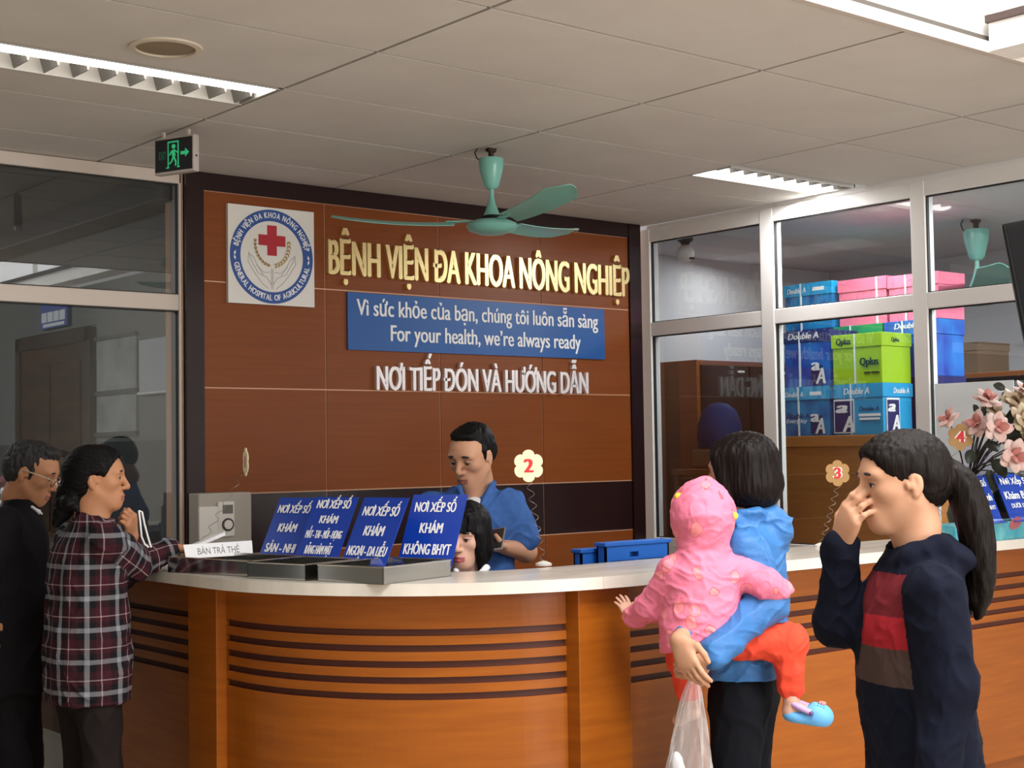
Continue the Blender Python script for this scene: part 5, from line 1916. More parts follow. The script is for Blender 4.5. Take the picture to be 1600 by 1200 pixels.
# ------------------------------------------------------------------ older man in a dark suit
P = Person('older man with glasses in a dark suit at the left picture edge', 5.62, 30, (0.92, 0.3))
J = P.J
hc = J(50, 738, 0)
R = rotm((0.90, -0.02, -0.36))
hp, T = head_prims(hc, R, 1.0, 1.05, 0.8)
neck = J(22, 800, 0)
shR, elR, wrR = J(8, 822, -0.18), J(-28, 905, -0.20), J(-22, 962, -0.20)
shL, elL, wrL = J(36, 815, 0.18), J(40, 910, 0.24), J(80, 900, 0.36)
hip = J(22, 1050, 0)
prims = hp + body_core(P, neck, hc, shL, shR, hip, 1.02)
for a, b, c in ((shR, elR, wrR), (shL, elL, wrL)):
    prims += [Cap(a, b, .045, .038, .02), Cap(b, c, .037, .027, .02)]
prims += hand_prims(wrR, (0.15, -0.1, -1), (0.2, 0.9, 0), (1, 0, 0), 1.0, (0.4, 0.45, 0.5, 0.5), 0.4)
prims += hand_prims(wrL, (0.9, 0.3, -0.1), (0, 0, -1), (-0.3, 0.9, 0), 1.0, (0.4, 0.45, 0.5, 0.5), 0.4)
skin_mesh('body', prims, 0.0034, [M_skin_t, M_lip], P.root, 2, paint=lip_paint(T, 1.0, R, hc))
face_parts(P, T, R, 1.0, (0.9, 0, -0.4), 0.9, hair=M_hair_g)
H = [Ell(T(-0.020, 0, 0.042), pt(.096, .080, .078), .02, R), Ell(T(-0.045, 0, -0.005), pt(.066, .075, .065), .03, R), Ell(T(0.036, 0, 0.098), pt(.045, .055, .018), .03, R),
     Ell(T(0.092, 0, -0.035), pt(.066, .10, .098), .015, R, 's')]
for y in (-1, 1):
    H.append(Ell(T(-0.002, y * .088, -0.036), pt(.030, .03, .042), .012, R, 's'))
    H.append(Cap(T(0.024, y * .070, 0.02), T(0.022, y * .069, -0.018), .009, .004, .01))
skin_mesh('hair', H, 0.0035, M_hair_g, P.root, 1, strands(0.003, hc, (90, 90, 60)))
g = MB()
for y in (-1, 1):
    pts = [T(0.108, y * (0.036 + 0.023 * math.cos(q)), -0.002 + 0.016 * math.sin(q)) for q in np.linspace(0, 2 * PI, 20)]
    g.tube(pts, 0.0019, 6)
    g.tube([T(0.106, y * 0.058, 0.008), T(0.06, y * 0.078, 0.010), T(-0.005, y * 0.082, 0.008), T(-0.02, y * 0.08, -0.01)], 0.0024, 6)
g.tube([T(0.109, -0.014, 0.002), T(0.114, 0, 0.004), T(0.109, 0.014, 0.002)], 0.0014, 6)
gl = g.build('glasses', mat('pale_metal', rgb(205, 190, 180), 0.3, 0.7), P.root)
z = lambda py: J(22, py)[2]
x0 = J(22, 900)[0]
sec = [(z(1075), x0 + .0, 0, .150, .215), (z(1020), x0, 0, .150, .215), (z(950), x0 - .005, 0, .145, .21), (z(880), x0 - .01, 0, .14, .215), (z(840), x0, 0, .125, .205), (z(815), x0 + .01, 0, .10, .165), (z(795), x0 + .02, 0, .07, .09), (z(780), x0 + .03, 0, .06, .065)]
S = [Loft(sec, P.f, 0.03), Cap(shR, elR, .075, .062, .035), Cap(elR, wrR, .062, .05, .03), Cap(shL, elL, .072, .06, .035), Cap(elL, wrL - (wrL - elL) * .1, .06, .05, .03), Ell(J(38, 778, 0), (.06, .062, .05), .008, None, 's')]
M_suit = mat('dark_suit', rgb(24, 23, 26), 0.8, 0, 0.12)
skin_mesh('jacket', S, 0.006, M_suit, P.root, 3, folds(0.006, (9, 9, 7), 4))
skin_mesh('shirt_collar', [Cap(J(50, 792, -.062), J(60, 800, -.03), .006, .008, .01), Cap(J(60, 800, -.03), J(64, 803, .03), .008, .007, .01)], 0.004, M_paper, P.root, 2)
trousers(P, hip, M_suit, 1.05, 1.05)

# ------------------------------------------------------------------ standing man in a blue shirt
P = Person('man in a blue short-sleeved shirt standing behind the counter looking down', 5.76, 735, (-0.35, -0.93))
J = P.J
hc = J(737, 712, 0)
R = rotm((-0.50, -0.80, -0.36), -0.04)
hp, T = head_prims(hc, R, 1.03, 1.08, 0.65)
neck = J(742, 772, 0.03)
shR, elR, wrR = J(674, 795, 0.05), J(664, 868, 0.06), J(715, 885, -0.10)
shL, elL, wrL = J(797, 790, -0.02), J(822, 862, 0.04), J(788, 855, -0.13)
hip = J(735, 985, 0.02)
prims = hp + body_core(P, neck, hc, shL, shR, hip, 1.05)
for a, b, c in ((shR, elR, wrR), (shL, elL, wrL)):
    prims += [Cap(a, b, .048, .041, .02), Cap(b, c, .041, .028, .02)]
prims += hand_prims(wrL, J(766, 853, -0.17) - wrL, (-0.1, -0.35, 1), (-0.3, -0.9, 0.1), 1.0, (0.75, 0.75, 0.8, 0.8), 0.9)
prims += hand_prims(wrR, (0.8, -0.4, -0.1), (0, 0, -1), (0, -0.9, 0), 1.0, (0.4, 0.45, 0.5, 0.5), 0.4)
skin_mesh('body', prims, 0.0032, [M_skin, M_lip], P.root, 2, paint=lip_paint(T, 1.03, R, hc))
face_parts(P, T, R, 1.03, (0.9, 0, -0.5), 1.15, closed=True)
H = [Ell(T(-0.024, 0, 0.046), pt(.095, .082, .080), .02, R), Ell(T(-0.05, 0, 0.0), pt(.065, .078, .062), .03, R), Ell(T(0.030, 0, 0.098), pt(.045, .052, .017), .025, R),
     Ell(T(0.100, 0, -0.01), pt(.060, .058, .098), .015, R, 's'), Ell(T(0.105, 0, -0.05), pt(.085, .10, .085), .02, R, 's')]
for y in (-1, 1):
    H.append(Ell(T(-0.002, y * .090, -0.038), pt(.032, .03, .042), .012, R, 's'))
    H.append(Cap(T(0.018, y * .070, 0.03), T(0.016, y * .072, -0.008), .012, .005, .014))
skin_mesh('hair', H, 0.0035, M_hair, P.root, 1, strands(0.002, hc, (90, 90, 60)))
z = lambda py: J(735, py)[2]
X_ = lambda px_: J(px_, 800)[0]
sec = [(z(1000), X_(733), .02, .128, .185), (z(940), X_(733), .02, .128, .180), (z(880), X_(733), .02, .125, .178), (z(830), X_(734), .02, .122, .185), (z(800), X_(735), .02, .115, .185), (z(783), X_(737), .025, .10, .155), (z(770), X_(739), .03, .08, .110), (z(761), X_(741), .03, .066, .074)]
S = [Loft(sec, P.f, 0.03), Cap(shR, shR + (elR - shR) * .78, .068, .072, .035), Cap(shL, shL + (elL - shL) * .66, .066, .076, .035)]
col = [Cap(J(716, 770, .06), J(720, 762, -.04), .012, .011, .01), Cap(J(720, 762, -.04), J(728, 792, -.105), .013, .012, .01), Cap(J(770, 756, .07), J(768, 760, -.03), .012, .012, .01), Cap(J(768, 760, -.03), J(752, 790, -.10), .013, .012, .01), Cap(J(716, 770, .06), J(770, 756, .07), .012, .012, .01)]
neckhole = [Ell(J(741, 756, -.01), (.060, .062, .066), .008, None, 's'), Cap(J(741, 766, -.08), J(741, 802, -.15), .044, .004, .008, 's')]
M_denim = mat('blue_cotton', rgb(66, 102, 164), 0.85, 0, 0.12, noise=((40, 40, 40), rgb(58, 92, 152), 3))
low = [Cut(shL + (elL - shL) * .72, elL - shL)]
arm_cut = None
skin_mesh('shirt', S + col + neckhole, 0.0045, M_denim, P.root, 3, folds(0.006, (12, 12, 8), 6))
skin_mesh('undershirt', [Ell(J(741, 793, -.055), (.045, .05, .042), .01)], 0.004, mat('white_cotton', rgb(218, 214, 216), 0.9), P.root, 2)
trousers(P, hip, mat('trousers_navy', rgb(28, 32, 46), 0.85, 0, 0.12), 1.05, 1.0)
ph = thing('smartphone', 'grey smartphone in the hand of the standing man', 'phone', P.o, -YAW)
cph = J(775, 843, -0.19)
Rp = frame(cph, (1.0, -0.25, 0.16), (0.1, 0.75, 0.55))
MB().box((-.032, -.065, -.004), (.032, .065, .004), 0, 0.003, M=Rp).build('case', mat('phone_grey', rgb(120, 112, 108), 0.35), ph)
MB().box((-.029, -.058, .0041), (.029, .058, .005), 0, 0, M=Rp).build('display', mat('phone_glass', rgb(30, 32, 36), 0.1), ph)

# ------------------------------------------------------------------ seated clerk
P = Person('woman with a black bob seated behind the counter, half hidden by the blue sign', 5.36, 727, (-0.2, -0.97))
J = P.J
hc = J(727, 838, 0)
R = rotm((-0.28, -0.93, -0.14))
hp, T = head_prims(hc, R, 0.97)
neck = J(735, 905, 0.03)
shR, elR, wrR = J(668, 935, 0.05), J(655, 1030, -.0), J(700, 1030, -.22)
shL, elL, wrL = J(800, 935, 0.05), J(812, 1030, -.0), J(765, 1030, -.22)
hip = np.array([neck[0], neck[1] + .05, 0.55])
prims = hp + body_core(P, neck, hc, shL, shR, hip, 0.95, seated=True)
for a, b, c in ((shR, elR, wrR), (shL, elL, wrL)):
    prims += [Cap(a, b, .042, .036, .02), Cap(b, c, .036, .025, .02)]
    prims += hand_prims(c, (0, -1, -0.1), (0, 0, -1), (1 if c is wrR else -1, 0, 0), 0.93, (0.5, 0.5, 0.5, 0.5), 0.4)
skin_mesh('body', prims, 0.0032, [M_skin_f, M_lip_r], P.root, 2, paint=lip_paint(T, 0.97, R, hc))
face_parts(P, T, R, 0.97, (0.95, 0, -0.2), 1.0)
H = [Ell(T(-0.015, 0, 0.048), pt(.104, .090, .084), .02, R), Ell(T(-0.03, 0, -0.04), pt(.085, .094, .10), .04, R)]
H += [Ell(T(0.098, 0, -0.045), pt(.10, .056, .092), .012, R, 's'), Cut(T(0, 0, -0.125), -R[:, 2])]
for y in (-1, 1):
    H.append(Cap(T(0.045, y * 0.066, 0.02), T(0.038, y * 0.072, -0.115), .022, .016, .02))
for q in np.linspace(-1, 1, 9):
    H.append(Cap(T(0.066, q * 0.048, 0.098 - .02 * q * q), T(0.099 - .022 * q * q, q * 0.058, 0.036 + .006 * math.sin(q * 11)), .015, .0075, .008))
skin_mesh('hair', H, 0.0035, M_hair, P.root, 1, strands(0.0022, hc, (110, 110, 14)))
z0 = neck[2]
sec = [(0.50, neck[0], neck[1] + .05, .14, .17), (0.62, neck[0], neck[1] + .04, .13, .16), (z0 - .16, neck[0], neck[1] + .02, .12, .175), (z0 - .08, neck[0], neck[1] + .01, .10, .17), (z0 - .03, neck[0], neck[1], .075, .11), (z0 + .02, neck[0], neck[1], .06, .07)]
S = [Loft(sec, P.f, .03), Cap(shR, elR, .06, .055, .03), Cap(elR, wrR, .055, .04, .03), Cap(shL, elL, .06, .055, .03), Cap(elL, wrL, .055, .04, .03), Ell(J(733, 888, -.02), (.052, .052, .05), .008, None, 's'),
     Cap(J(745, 884, .02), J(760, 887, -.05), .012, .012, .01), Cap(J(760, 887, -.05), J(748, 902, -.09), .012, .010, .01), Cap(J(716, 888, .02), J(712, 892, -.06), .012, .012, .01)]
skin_mesh('blouse', S, 0.0055, mat('white_blouse', rgb(232, 232, 238), 0.8, 0, 0.12), P.root, 2, folds(0.005, (12, 12, 9), 8))
trousers(P, hip, mat('trousers_dark', rgb(40, 40, 48), 0.85, 0, 0.12), 0.95, 0.95, seated=True)
ch_ = thing('stool', 'dark round stool under the seated clerk, hidden behind the counter', 'stool', P.o, -YAW)
MB().lathe([(0.001, .36), (.15, .36), (.165, .385), (.155, .42), (.001, .425)], (hip[0], hip[1] - .03, 0), 28).build('seat', M_black, ch_)
MB().tube([(hip[0], hip[1] - .03, .37), (hip[0], hip[1] - .03, .06)], .022).build('column', M_steel, ch_)
MB().lathe([(0.001, .001), (.13, .001), (.13, .012), (.03, .05), (.001, .06)], (hip[0], hip[1] - .03, 0), 28).build('base', M_steel, ch_)

# ------------------------------------------------------------------ mother in the blue jacket
P = Person('woman in a bright blue hooded jacket carrying a toddler at the counter', 4.88, 1168, (-0.93, 0.37))
J = P.J
hc = J(1153, 737, 0.02)
R = rotm((-0.88, 0.47, -0.08))
hp, T = head_prims(hc, R, 0.98)
neck = J(1166, 805, 0.0)
shL, elL, wrL = J(1166, 858, -0.17), J(1200, 940, -0.20), J(1106, 1028, -0.34)
shR, elR, wrR = J(1188, 852, 0.16), J(1120, 945, 0.12), J(1060, 1000, -0.36)
hip = J(1162, 1068, 0)
prims = hp + body_core(P, neck, hc, shL, shR, hip, 1.0)
for a, b, c in ((shR, elR, wrR), (shL, elL, wrL)):
    prims += [Cap(a, b, .043, .036, .02), Cap(b, c, .036, .026, .02)]
prims += hand_prims(wrR, J(1080, 1050, -0.41) - wrR, (0.55, 0.80, 0.2), (0.9, -0.3, 0.3), 1.05, (0.30, 0.34, 0.40, 0.46), 0.35, 0.05)
prims += hand_prims(wrL, J(1082, 1056, -0.31) - wrL, (-0.3, 0.8, 0.5), (-0.2, 0.5, 0.9), 1.0, (0.9, 1.0, 1.05, 1.1), 0.7)
skin_mesh('body', prims, 0.0032, [M_skin, M_lip], P.root, 2, paint=lip_paint(T, 0.98, R, hc))
face_parts(P, T, R, 0.98)
H = [Ell(T(-0.026, 0, 0.046), pt(.118, .100, .088), .02, R), Ell(T(-0.045, 0, -0.05), pt(.106, .104, .090), .05, R), Ell(T(0.110, 0, -0.035), pt(.085, .072, .10), .015, R, 's'), Ell(T(0.02, 0, -0.185), pt(.09, .08, .08), .02, R, 's')]
for y in (-1, 1):
    H.append(Cap(T(0.035, y * 0.072, 0.05), T(0.020, y * 0.084, -0.085), .026, .020, .025))
skin_mesh('hair', H, 0.0035, M_hair_b, P.root, 1, strands(0.0026, hc, (95, 95, 12)))
z = lambda py: J(1168, py)[2]
X_ = lambda px_: J(px_, 950)[0]
sec = [(z(1056), X_(1160), 0, .132, .168), (z(1010), X_(1162), 0, .132, .166), (z(960), X_(1166), 0, .128, .164), (z(900), X_(1170), 0, .122, .172), (z(860), X_(1174), 0, .112, .178), (z(838), X_(1174), 0, .100, .155), (z(820), X_(1172), 0, .080, .105), (z(806), X_(1169), 0, .066, .072), (z(796), X_(1168), 0, .060, .064)]
M_bjack = mat('blue_nylon', rgb(62, 118, 178), 0.5, 0, 0.3, noise=((6, 6, 6), rgb(52, 106, 168), 2), bump=((20, 20, 26), 0.5, 0.012))
S = [Loft(sec, P.f, .03), Cap(shL, elL, .070, .064, .035), Cap(elL, wrL - (wrL - elL) * .08, .064, .048, .03), Cap(shR, elR, .068, .062, .035), Cap(elR, wrR - (wrR - elR) * .16, .058, .038, .03),
     Ell(J(1216, 826, .02), (.050, .10, .058), .04), Ell(J(1200, 805, .02), (.045, .085, .045), .04), Cap(J(1185, 800, -.08), J(1150, 812, -.09), .022, .018, .03), Cap(J(1185, 800, .1), J(1150, 812, .1), .022, .018, .03), Ell(J(1162, 784, 0), (.056, .062, .052), .008, None, 's')]
skin_mesh('jacket', S, 0.005, M_bjack, P.root, 3, folds(0.009, (11, 11, 16), 12, .25))
trousers(P, hip, mat('trousers_black', rgb(17, 18, 24), 0.85, 0, 0.12), 1.0, 1.06, sep=.075)
mother = P

# ------------------------------------------------------------------ toddler in the pink hooded jacket


def pink_mat():
    m = mat('pink_print', rgb(236, 122, 150), 0.6, 0, 0.25, bump=((24, 24, 24), 0.45, 0.012))
    nt = m.node_tree
    b = nt.nodes['Principled BSDF']
    tc = nt.nodes.new('ShaderNodeTexCoord')
    nz = nt.nodes.new('ShaderNodeTexNoise')
    nz.inputs['Scale'].default_value = 9
    mixv = nt.nodes.new('ShaderNodeMixRGB')
    mixv.inputs[0].default_value = 0.06
    vo = nt.nodes.new('ShaderNodeTexVoronoi')
    vo.inputs['Scale'].default_value = 17
    r = nt.nodes.new('ShaderNodeValToRGB')
    r.color_ramp.interpolation = 'CONSTANT'
    els = [(0, rgb(236, 136, 160)), (0.20, rgb(238, 140, 144)), (0.34, rgb(206, 92, 104)), (0.37, rgb(232, 124, 152))]
    while len(r.color_ramp.elements) < 4:
        r.color_ramp.elements.new(.5)
    for e, (p_, c_) in zip(r.color_ramp.elements, els):
        e.position, e.color = p_, c_
    nt.links.new(tc.outputs['Object'], nz.inputs['Vector'])
    nt.links.new(tc.outputs['Object'], mixv.inputs[1])
    nt.links.new(nz.outputs['Color'], mixv.inputs[2])
    nt.links.new(mixv.outputs[0], vo.inputs['Vector'])
    nt.links.new(vo.outputs['Distance'], r.inputs[0])
    # only some motifs carry the print
    r2 = nt.nodes.new('ShaderNodeValToRGB')
    r2.color_ramp.interpolation = 'CONSTANT'
    r2.color_ramp.elements[0].color = (0, 0, 0, 1)
    r2.color_ramp.elements[1].position = 0.34
    r2.color_ramp.elements[1].color = (1, 1, 1, 1)
    sx = nt.nodes.new('ShaderNodeSeparateXYZ')
    nt.links.new(vo.outputs['Color'], sx.inputs[0])
    nt.links.new(sx.outputs[0], r2.inputs[0])
    mx = nt.nodes.new('ShaderNodeMixRGB')
    mx.inputs[1].default_value = rgb(232, 124, 152)
    nt.links.new(r2.outputs[0], mx.inputs[0])
    nt.links.new(r.outputs[0], mx.inputs[2])
    nt.links.new(mx.outputs[0], b.inputs['Base Color'])
    return m


P = Person('toddler in a pink hooded jacket and orange trousers held by the woman in blue', 4.66, 1100, (-0.25, 0.97))
J = P.J
hc = J(1098, 806, 0)
R = rotm((-0.35, 0.93, -0.05))
hp, T = head_prims(hc, R, 0.78)
neck = J(1101, 862, 0)
shL, elL, wrL = J(1052, 893, 0.0), J(1018, 948, 0.08), J(988, 966, 0.17)
shR, elR, wrR = J(1150, 892, 0.0), J(1194, 912, -0.03), J(1226, 930, 0.0)
hip = J(1098, 985, 0.03)
hpL, knL, anL = J(1080, 1000, .05), J(1068, 1028, .15), J(1080, 1095, .12)
hpR, knR, anR = J(1130, 1000, .03), J(1233, 1003, .02), J(1236, 1090, .02)
prims = hp + [Cap(neck, hip, .055, .06, .03), Cap(neck, hc, .035, .04, .02), Cap(shL, elL, .026, .022, .01), Cap(elL, wrL, .022, .017, .01), Cap(shR, elR, .026, .022, .01), Cap(elR, wrR, .022, .017, .01),
              Cap(hpL, knL, .045, .036, .02), Cap(knL, anL, .036, .024, .02), Cap(hpR, knR, .045, .038, .02), Cap(knR, anR, .036, .023, .02)]
prims += hand_prims(wrL, J(972, 938, 0.22) - wrL, (-0.4, 0.9, 0.2), (0.8, 0.2, 0.6), 0.66, (0.15, 0.12, 0.12, 0.15), 0.1, 0.16)
prims += hand_prims(wrR, J(1228, 955, 0.02) - wrR, (-0.9, 0.2, 0), (0, 0.9, 0), 0.55, (0.6, 0.6, 0.6, 0.6), 0.5)
toe = J(1290, 1118, .0)
ft = norm(toe - anR)
heel = J(1236, 1110, .03)
prims += [Cap(anR, heel, .023, .024, .015), Cap(heel, heel + (toe - heel) * .75, .024, .022, .02), Cap(anL, J(1082, 1112, .1), .022, .024, .015), Cap(J(1082, 1112, .1), J(1060, 1125, .18), .024, .020, .015)]
skin_mesh('body', prims, 0.0028, M_skin_f, P.root, 2)
M_pink = pink_mat()
S = [Ell(hc + pt(0, -.006, .006), (.100, .100, .110), .03), Cap(J(1098, 775, -.02), J(1101, 752, .01), .05, .012, .04), Cap(hc, neck, .08, .072, .04), Ell(T(0.13, 0, -.01), pt(.075, .062, .085), .012, R, 's')]
sec = [(J(1100, 1022)[2], J(1088, 980)[0], .01, .108, .112), (J(1100, 975)[2], J(1094, 980)[0], .01, .116, .128), (J(1100, 940)[2], J(1098, 980)[0], .01, .108, .122), (J(1100, 905)[2], J(1100, 980)[0], 0, .10, .116), (J(1100, 880)[2], J(1101, 980)[0], 0, .088, .108), (J(1100, 862)[2], J(1101, 980)[0], 0, .07, .08), (J(1100, 850)[2], J(1101, 980)[0], 0, .06, .06)]
S += [Loft(sec, P.f, .03), Cap(shL, elL, .052, .047, .025), Cap(elL, wrL - (wrL - elL) * .12, .047, .040, .02), Cap(shR, elR, .052, .049, .025), Cap(elR, wrR - (wrR - elR) * .12, .049, .041, .02)]
S += [Cut(J(1100, 992, 0), (0.45, 0, -1), .01), Ell(J(1098, 858, -.098), (.11, .016, .006), .02, None, 's')]
skin_mesh('jacket', S, 0.0045, M_pink, P.root, 3, folds(0.006, (15, 15, 20), 21, .2))
for q in ((1060, 776, -.03), (1147, 806, -.03)):
    bm = bmesh.new()
    bmesh.ops.create_uvsphere(bm, u_segments=12, v_segments=8, radius=.013)
    mb = MB()
    mb.bm(bm, 0, True, Matrix.Translation(Vector(J(*q))))
    mb.build('yellow_bobble', mat('yellow_bobble', rgb(240, 206, 50), 0.6), P.root)
M_red_tr = mat('orange_red_knit', rgb(226, 76, 54), 0.85, 0, 0.12)
S = [Ell(J(1098, 992, .03), (.098, .092, .055), .03), Cap(hpL, knL, .062, .056, .03), Cap(knL, anL + (knL - anL) * .25, .054, .044, .02), Cap(hpR, knR, .062, .060, .03), Cap(knR, anR + (knR - anR) * .22, .056, .043, .02), Cap(anR + (knR - anR) * .24, anR + (knR - anR) * .18, .036, .034, .01)]
skin_mesh('trousers', S, 0.0045, M_red_tr, P.root, 3, folds(0.006, (18, 18, 14), 23))
# clog
Rc = np.stack([norm(toe - heel), norm(np.cross([0, 0, 1.0], toe - heel)), norm(np.cross(toe - heel, np.cross([0, 0, 1.0], toe - heel)))], 1)
mid = (heel + toe) / 2
M_clog = mat('clog_blue', rgb(98, 170, 226), 0.5)
up = Rc[:, 2]
S = [Ell(mid + Rc[:, 0] * .026 - up * .004, (.054, .041, .042), .02, Rc), Ell(mid - Rc[:, 0] * .03 - up * .015, (.050, .038, .026), .02, Rc), Ell(mid - Rc[:, 0] * .042 + up * .026, (.050, .029, .036), .006, Rc, 's'), Ell(mid + Rc[:, 0] * .02 + up * .002, (.042, .029, .026), .004, Rc, 's'), Cut(mid - up * .034, -up, .004)]
for k in range(6):
    for sgn in (-1, 1):
        S.append(Ell(mid + Rc[:, 0] * (.028 + .009 * (k % 3)) + Rc[:, 1] * sgn * (.008 + .012 * (k // 3)) + up * (.036 - .006 * (k // 3)), (.0035, .0035, .012), .001, Rc, 's'))
cg = skin_mesh('clog', S, 0.0025, M_clog, P.root, 1)
mb = MB()
pts = []
for k in range(13):
    q = PI * k / 12
    p_ = mid + Rc[:, 0] * (.010 - .074 * math.sin(q)) + Rc[:, 1] * .041 * math.cos(q) + up * (.010 + .020 * math.sin(q))
    pts.append(Vector(p_))
mb.tube(pts, .0095, 10)
mb.build('strap', mat('clog_lilac', rgb(196, 160, 214), 0.5), cg)
for sgn in (-1, 1):
    bm = bmesh.new()
    bmesh.ops.create_uvsphere(bm, u_segments=10, v_segments=6, radius=.008)
    mb = MB()
    mb.bm(bm, 0, True, Matrix.Translation(Vector(mid + Rc[:, 0] * .012 + Rc[:, 1] * .046 * sgn + up * .008)))
    mb.build('rivet', mat('rivet', rgb(90, 70, 120), 0.4), cg)
mb = MB()
ds = mid + Rc[:, 0] * .040 + up * .037
for k in range(5):
    q = 2 * PI * k / 5
    bm = bmesh.new()
    bmesh.ops.create_uvsphere(bm, u_segments=8, v_segments=6, radius=.006)
    mb.bm(bm, 0, True, Matrix.Translation(Vector(ds + Rc[:, 0] * .007 * math.cos(q) + Rc[:, 1] * .007 * math.sin(q))))
mb.build('charm', mat('clog_charm', rgb(238, 140, 140), 0.5), cg)

# plastic bag hanging from the clasped hands
P2 = mother
J = P2.J
bag_m = bpy.data.materials.new('clear_plastic')
bag_m.use_nodes = True
nt = bag_m.node_tree
nt.nodes.remove(nt.nodes['Principled BSDF'])
tr = nt.nodes.new('ShaderNodeBsdfTransparent')
tr.inputs[0].default_value = (0.93, 0.93, 0.94, 1)
gl_ = nt.nodes.new('ShaderNodeBsdfPrincipled')
gl_.inputs['Base Color'].default_value = rgb(226, 222, 220)
gl_.inputs['Roughness'].default_value = 0.25
mx = nt.nodes.new('ShaderNodeMixShader')
lw = nt.nodes.new('ShaderNodeLayerWeight')
lw.inputs[0].default_value = 0.35
mr = nt.nodes.new('ShaderNodeMapRange')
mr.inputs[3].default_value = 0.16
mr.inputs[4].default_value = 0.75
nt.links.new(lw.outputs['Facing'], mr.inputs[0])
nt.links.new(mr.outputs[0], mx.inputs[0])
nt.links.new(tr.outputs[0], mx.inputs[1])
nt.links.new(gl_.outputs[0], mx.inputs[2])
nt.links.new(mx.outputs[0], nt.nodes['Material Output'].inputs[0])
bagt = thing('plastic_bag', 'clear plastic bag hanging from the hands of the woman in blue', 'bag', P2.o, -YAW)
top = J(1084, 1062, -.34)
vs, fs = [], []
nr, ns = 30, 40
for i in range(nr + 1):
    u = i / nr
    zc = top[2] - 0.40 * u
    wx = .012 + .062 * min(1, u * 1.35) ** .8
    wy = .012 + .045 * min(1, u * 1.2) ** .9
    if u > .9:
        wx *= 1 - (u - .9) * 4
        wy *= 1 - (u - .9) * 5
    cxx = top[0] - .030 * u ** .8
    for k in range(ns):
        q = 2 * PI * k / ns
        wr_ = 1 + .13 * math.sin(5 * q + 3 * u) * (1 - u * .5) + .07 * math.sin(9 * q + 8 * u) + .05 * math.sin(17 * q - 11 * u)
        vs.append((cxx + wx * math.cos(q) * wr_, top[1] + wy * math.sin(q) * wr_, zc + .006 * math.sin(7 * q + 9 * u)))
for i in range(nr):
    for k in range(ns):
        k2 = (k + 1) % ns
        fs.append([i * ns + k, i * ns + k2, (i + 1) * ns + k2, (i + 1) * ns + k])
fs.append([nr * ns + k for k in range(ns)])
mb = MB()
mb.add(vs, fs, 0, True)
mb.build('film', bag_m, bagt)
mb = MB()
for s_ in (-1, 1):
    mb.tube([tuple(top + pt(.012 * s_, -.01, -.01)), tuple(top + pt(.004 * s_, -.012, .02)), tuple(top + pt(-.004 * s_, .0, .035))], [.006, .004, .004], 8)
mb.build('handle', bag_m, bagt)
cup = thing('paper_bundle', 'white bundle lying inside the clear plastic bag', 'bundle', P2.o, -YAW)
cb_ = pt(top[0] - .048, top[1], top[2] - .30)
skin_mesh('bundle', [Ell(cb_, (.022, .03, .085), .02, rotm((1, 0, .15))), Ell(cb_ + pt(.04, .0, -.05), (.02, .025, .035), .02)], 0.004, M_paper, cup, 2, folds(0.004, (30, 30, 20), 31))

# ------------------------------------------------------------------ girl in the navy hoodie
P = Person('young woman with a ponytail in a navy and red sweatshirt covering her mouth', 3.45, 1428, (-0.96, -0.12))
J = P.J
hc = J(1408, 752, 0)
R = rotm((-0.975, -0.10, -0.12))
hp, T = head_prims(hc, R, 1.0)
neck = J(1436, 858, 0.0)
shL, elL, wrL = J(1462, 925, -0.165), J(1482, 1075, -0.19), J(1462, 1215, -0.22)
shR, elR, wrR = J(1432, 922, 0.165), J(1310, 972, 0.09), J(1314, 848, 0.03)
hip = J(1436, 1190, 0)
prims = hp + body_core(P, neck, hc, shL, shR, hip, 0.97)
for a, b, c in ((shR, elR, wrR), (shL, elL, wrL)):
    prims += [Cap(a, b, .043, .036, .02), Cap(b, c, .036, .025, .02)]
prims += hand_prims(wrR, (0.20, -0.52, 0.82), (0.90, 0.40, 0.02), (-0.2, 0.6, 0.7), 1.0, (0.42, 0.44, 0.48, 0.52), 0.4, 0.07)
prims += hand_prims(wrL, (0.0, 0, -1), (-0.2, 0.9, 0), (-1, 0, 0), 0.95, (0.3, 0.35, 0.4, 0.45), 0.3)
skin_mesh('body', prims, 0.003, M_skin, P.root, 2)
face_parts(P, T, R, 1.0, (1, 0, -0.1), 0.95)
H = [Ell(T(-0.020, 0, 0.040), pt(.100, .081, .081), .02, R), Ell(T(-0.055, 0, 0.0), pt(.065, .074, .078), .03, R), Ell(T(0.020, 0, 0.042), pt(.078, .073, .074), .02, R),
     Ell(T(0.321, 0, -0.110), pt(.3, .3, .3), .010, R, 's'), Ell(T(0.004, 0.086, -0.040), pt(.030, .035, .046), .015, R, 's'), Ell(T(0.004, -0.086, -0.040), pt(.030, .035, .046), .015, R, 's'),
     Ell(T(-0.035, 0, -0.115), pt(.06, .07, .045), .02, R, 's')]
pony = [J(1468, 728, 0), J(1500, 752, -.01), J(1518, 800, -.02), J(1528, 855, -.02), J(1532, 905, -.02), J(1520, 945, -.02)]
rad = [.020, .032, .038, .036, .030, .012]
H += chain(pony, rad, .012, 6)
for dx, dy_ in ((.018, .01), (-.016, .012), (.004, -.016)):
    H += chain([p_ + pt(dx * i / 5, dy_ * i / 5, -.006 * i) for i, p_ in enumerate(pony)], [r_ * .55 for r_ in rad], .008, 5)
skin_mesh('hair', H, 0.0034, M_hair_b, P.root, 2, strands(0.0022, hc, (90, 130, 22)))
mb = MB()
pts = [Vector(pony[0] + (pony[1] - pony[0]) * .22 + pt(.018 * math.sin(q), .024 * math.cos(q), .020 * -math.sin(q))) for q in np.linspace(0, 2 * PI, 16)]
mb.tube(pts, .006, 8)
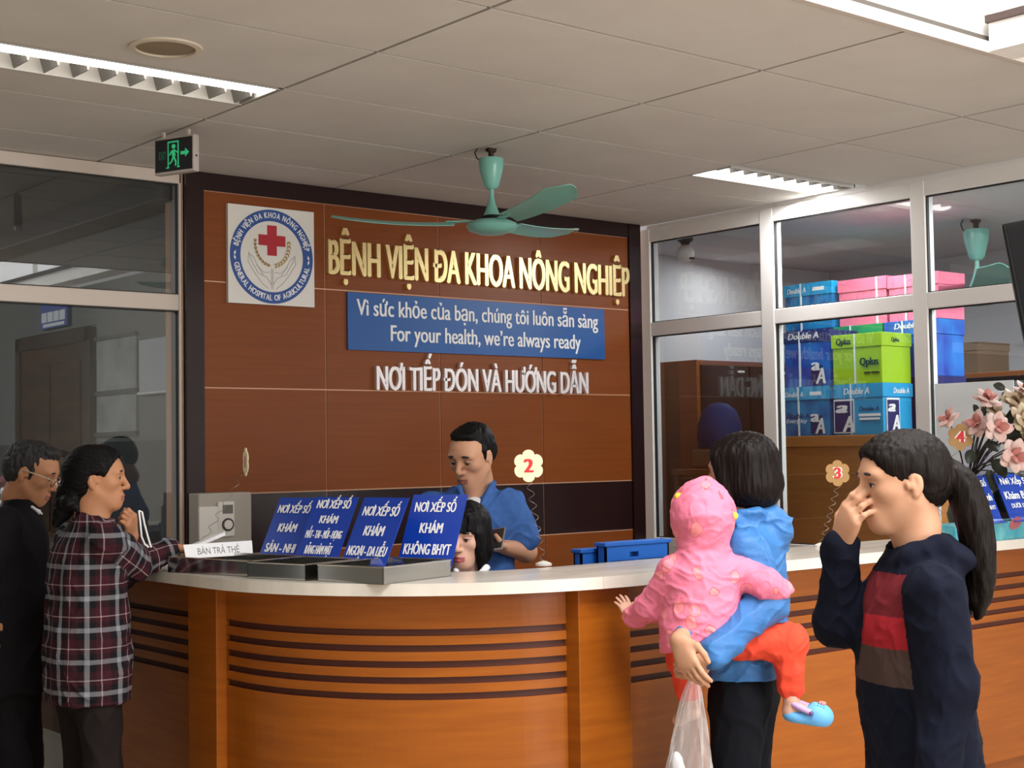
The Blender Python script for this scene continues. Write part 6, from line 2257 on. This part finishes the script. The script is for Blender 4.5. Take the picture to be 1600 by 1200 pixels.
mb.build('hair_tie', mat('hair_tie', rgb(150, 140, 136), 0.5), P.root)
z = lambda py: J(1428, py)[2]
X_ = lambda px_: J(px_, 1000)[0]
sec = [(z(1205), X_(1440), 0, .122, .172), (z(1160), X_(1436), 0, .124, .170), (z(1100), X_(1428), 0, .121, .162), (z(1040), X_(1422), 0, .117, .158), (z(990), X_(1420), 0, .118, .160), (z(940), X_(1426), 0, .116, .166), (z(905), X_(1434), 0, .098, .158), (z(882), X_(1438), 0, .080, .115), (z(862), X_(1438), 0, .068, .076), (z(846), X_(1436), 0, .064, .068)]
S = [Loft(sec, P.f, .03), Cap(shL, elL, .068, .060, .035), Cap(elL, wrL, .060, .048, .03), Cap(shR, elR, .064, .058, .03), Cap(elR, wrR + (elR - wrR) * .06, .058, .040, .025), Cap(wrR + (elR - wrR) * .10, wrR + (elR - wrR) * .04, .044, .042, .012),
     Ell(J(1482, 866, 0), (.062, .095, .034), .04, rotm((1, 0, -.55))), Cap(J(1470, 852, -.075), J(1420, 868, -.072), .022, .018, .02), Cap(J(1420, 868, -.072), J(1396, 886, -.02), .018, .014, .02), Ell(J(1425, 838, 0), (.060, .060, .056), .008, None, 's')]
M_navy_c = mat('navy_jersey', rgb(17, 20, 34), 0.9, 0, 0.12, bump=((26, 26, 18), 0.35, 0.01))
M_red_c = mat('red_jersey', rgb(150, 34, 42), 0.9, 0, 0.12)
M_grey_c = mat('brown_grey_jersey', rgb(74, 58, 54), 0.9, 0, 0.12)
segs = [(shL, elL, .070), (elL, wrL, .063), (shR, elR, .064), (elR, wrR, .06)]
zr0, zr1, zg = J(1380, 893)[2], J(1380, 1004)[2], J(1380, 1060)[2]
dark_red = J(1380, 955)[2]


def paint(C):
    out = np.zeros(len(C), int)
    dm = np.full(len(C), 1.0)
    for a, b, r in segs:
        ab = b - a
        t = np.clip(((C - a) @ ab) / (ab @ ab), 0, 1)
        dm = np.minimum(dm, np.linalg.norm(C - a - t[:, None] * ab, axis=1) - r)
    torso = (dm > 0.006) & (np.linalg.norm(C - elR, axis=1) > 0.11)
    back = C[:, 0] > X_(1475)
    m = torso & ~back
    out[m & (C[:, 2] < zr0) & (C[:, 2] > zr1)] = 1
    out[m & (C[:, 2] <= zr0) & (C[:, 2] > dark_red)] = 3
    out[m & (C[:, 2] <= zr1) & (C[:, 2] > zg)] = 2
    return out


skin_mesh('sweatshirt', S, 0.0045, [M_navy_c, M_red_c, M_grey_c, mat('maroon_jersey', rgb(98, 30, 36), 0.9, 0, 0.12)], P.root, 3, folds(0.006, (14, 14, 10), 41), paint=paint)
trousers(P, hip, mat('trousers_navy_dark', rgb(20, 22, 32), 0.85, 0, 0.12), 0.98, 1.0)
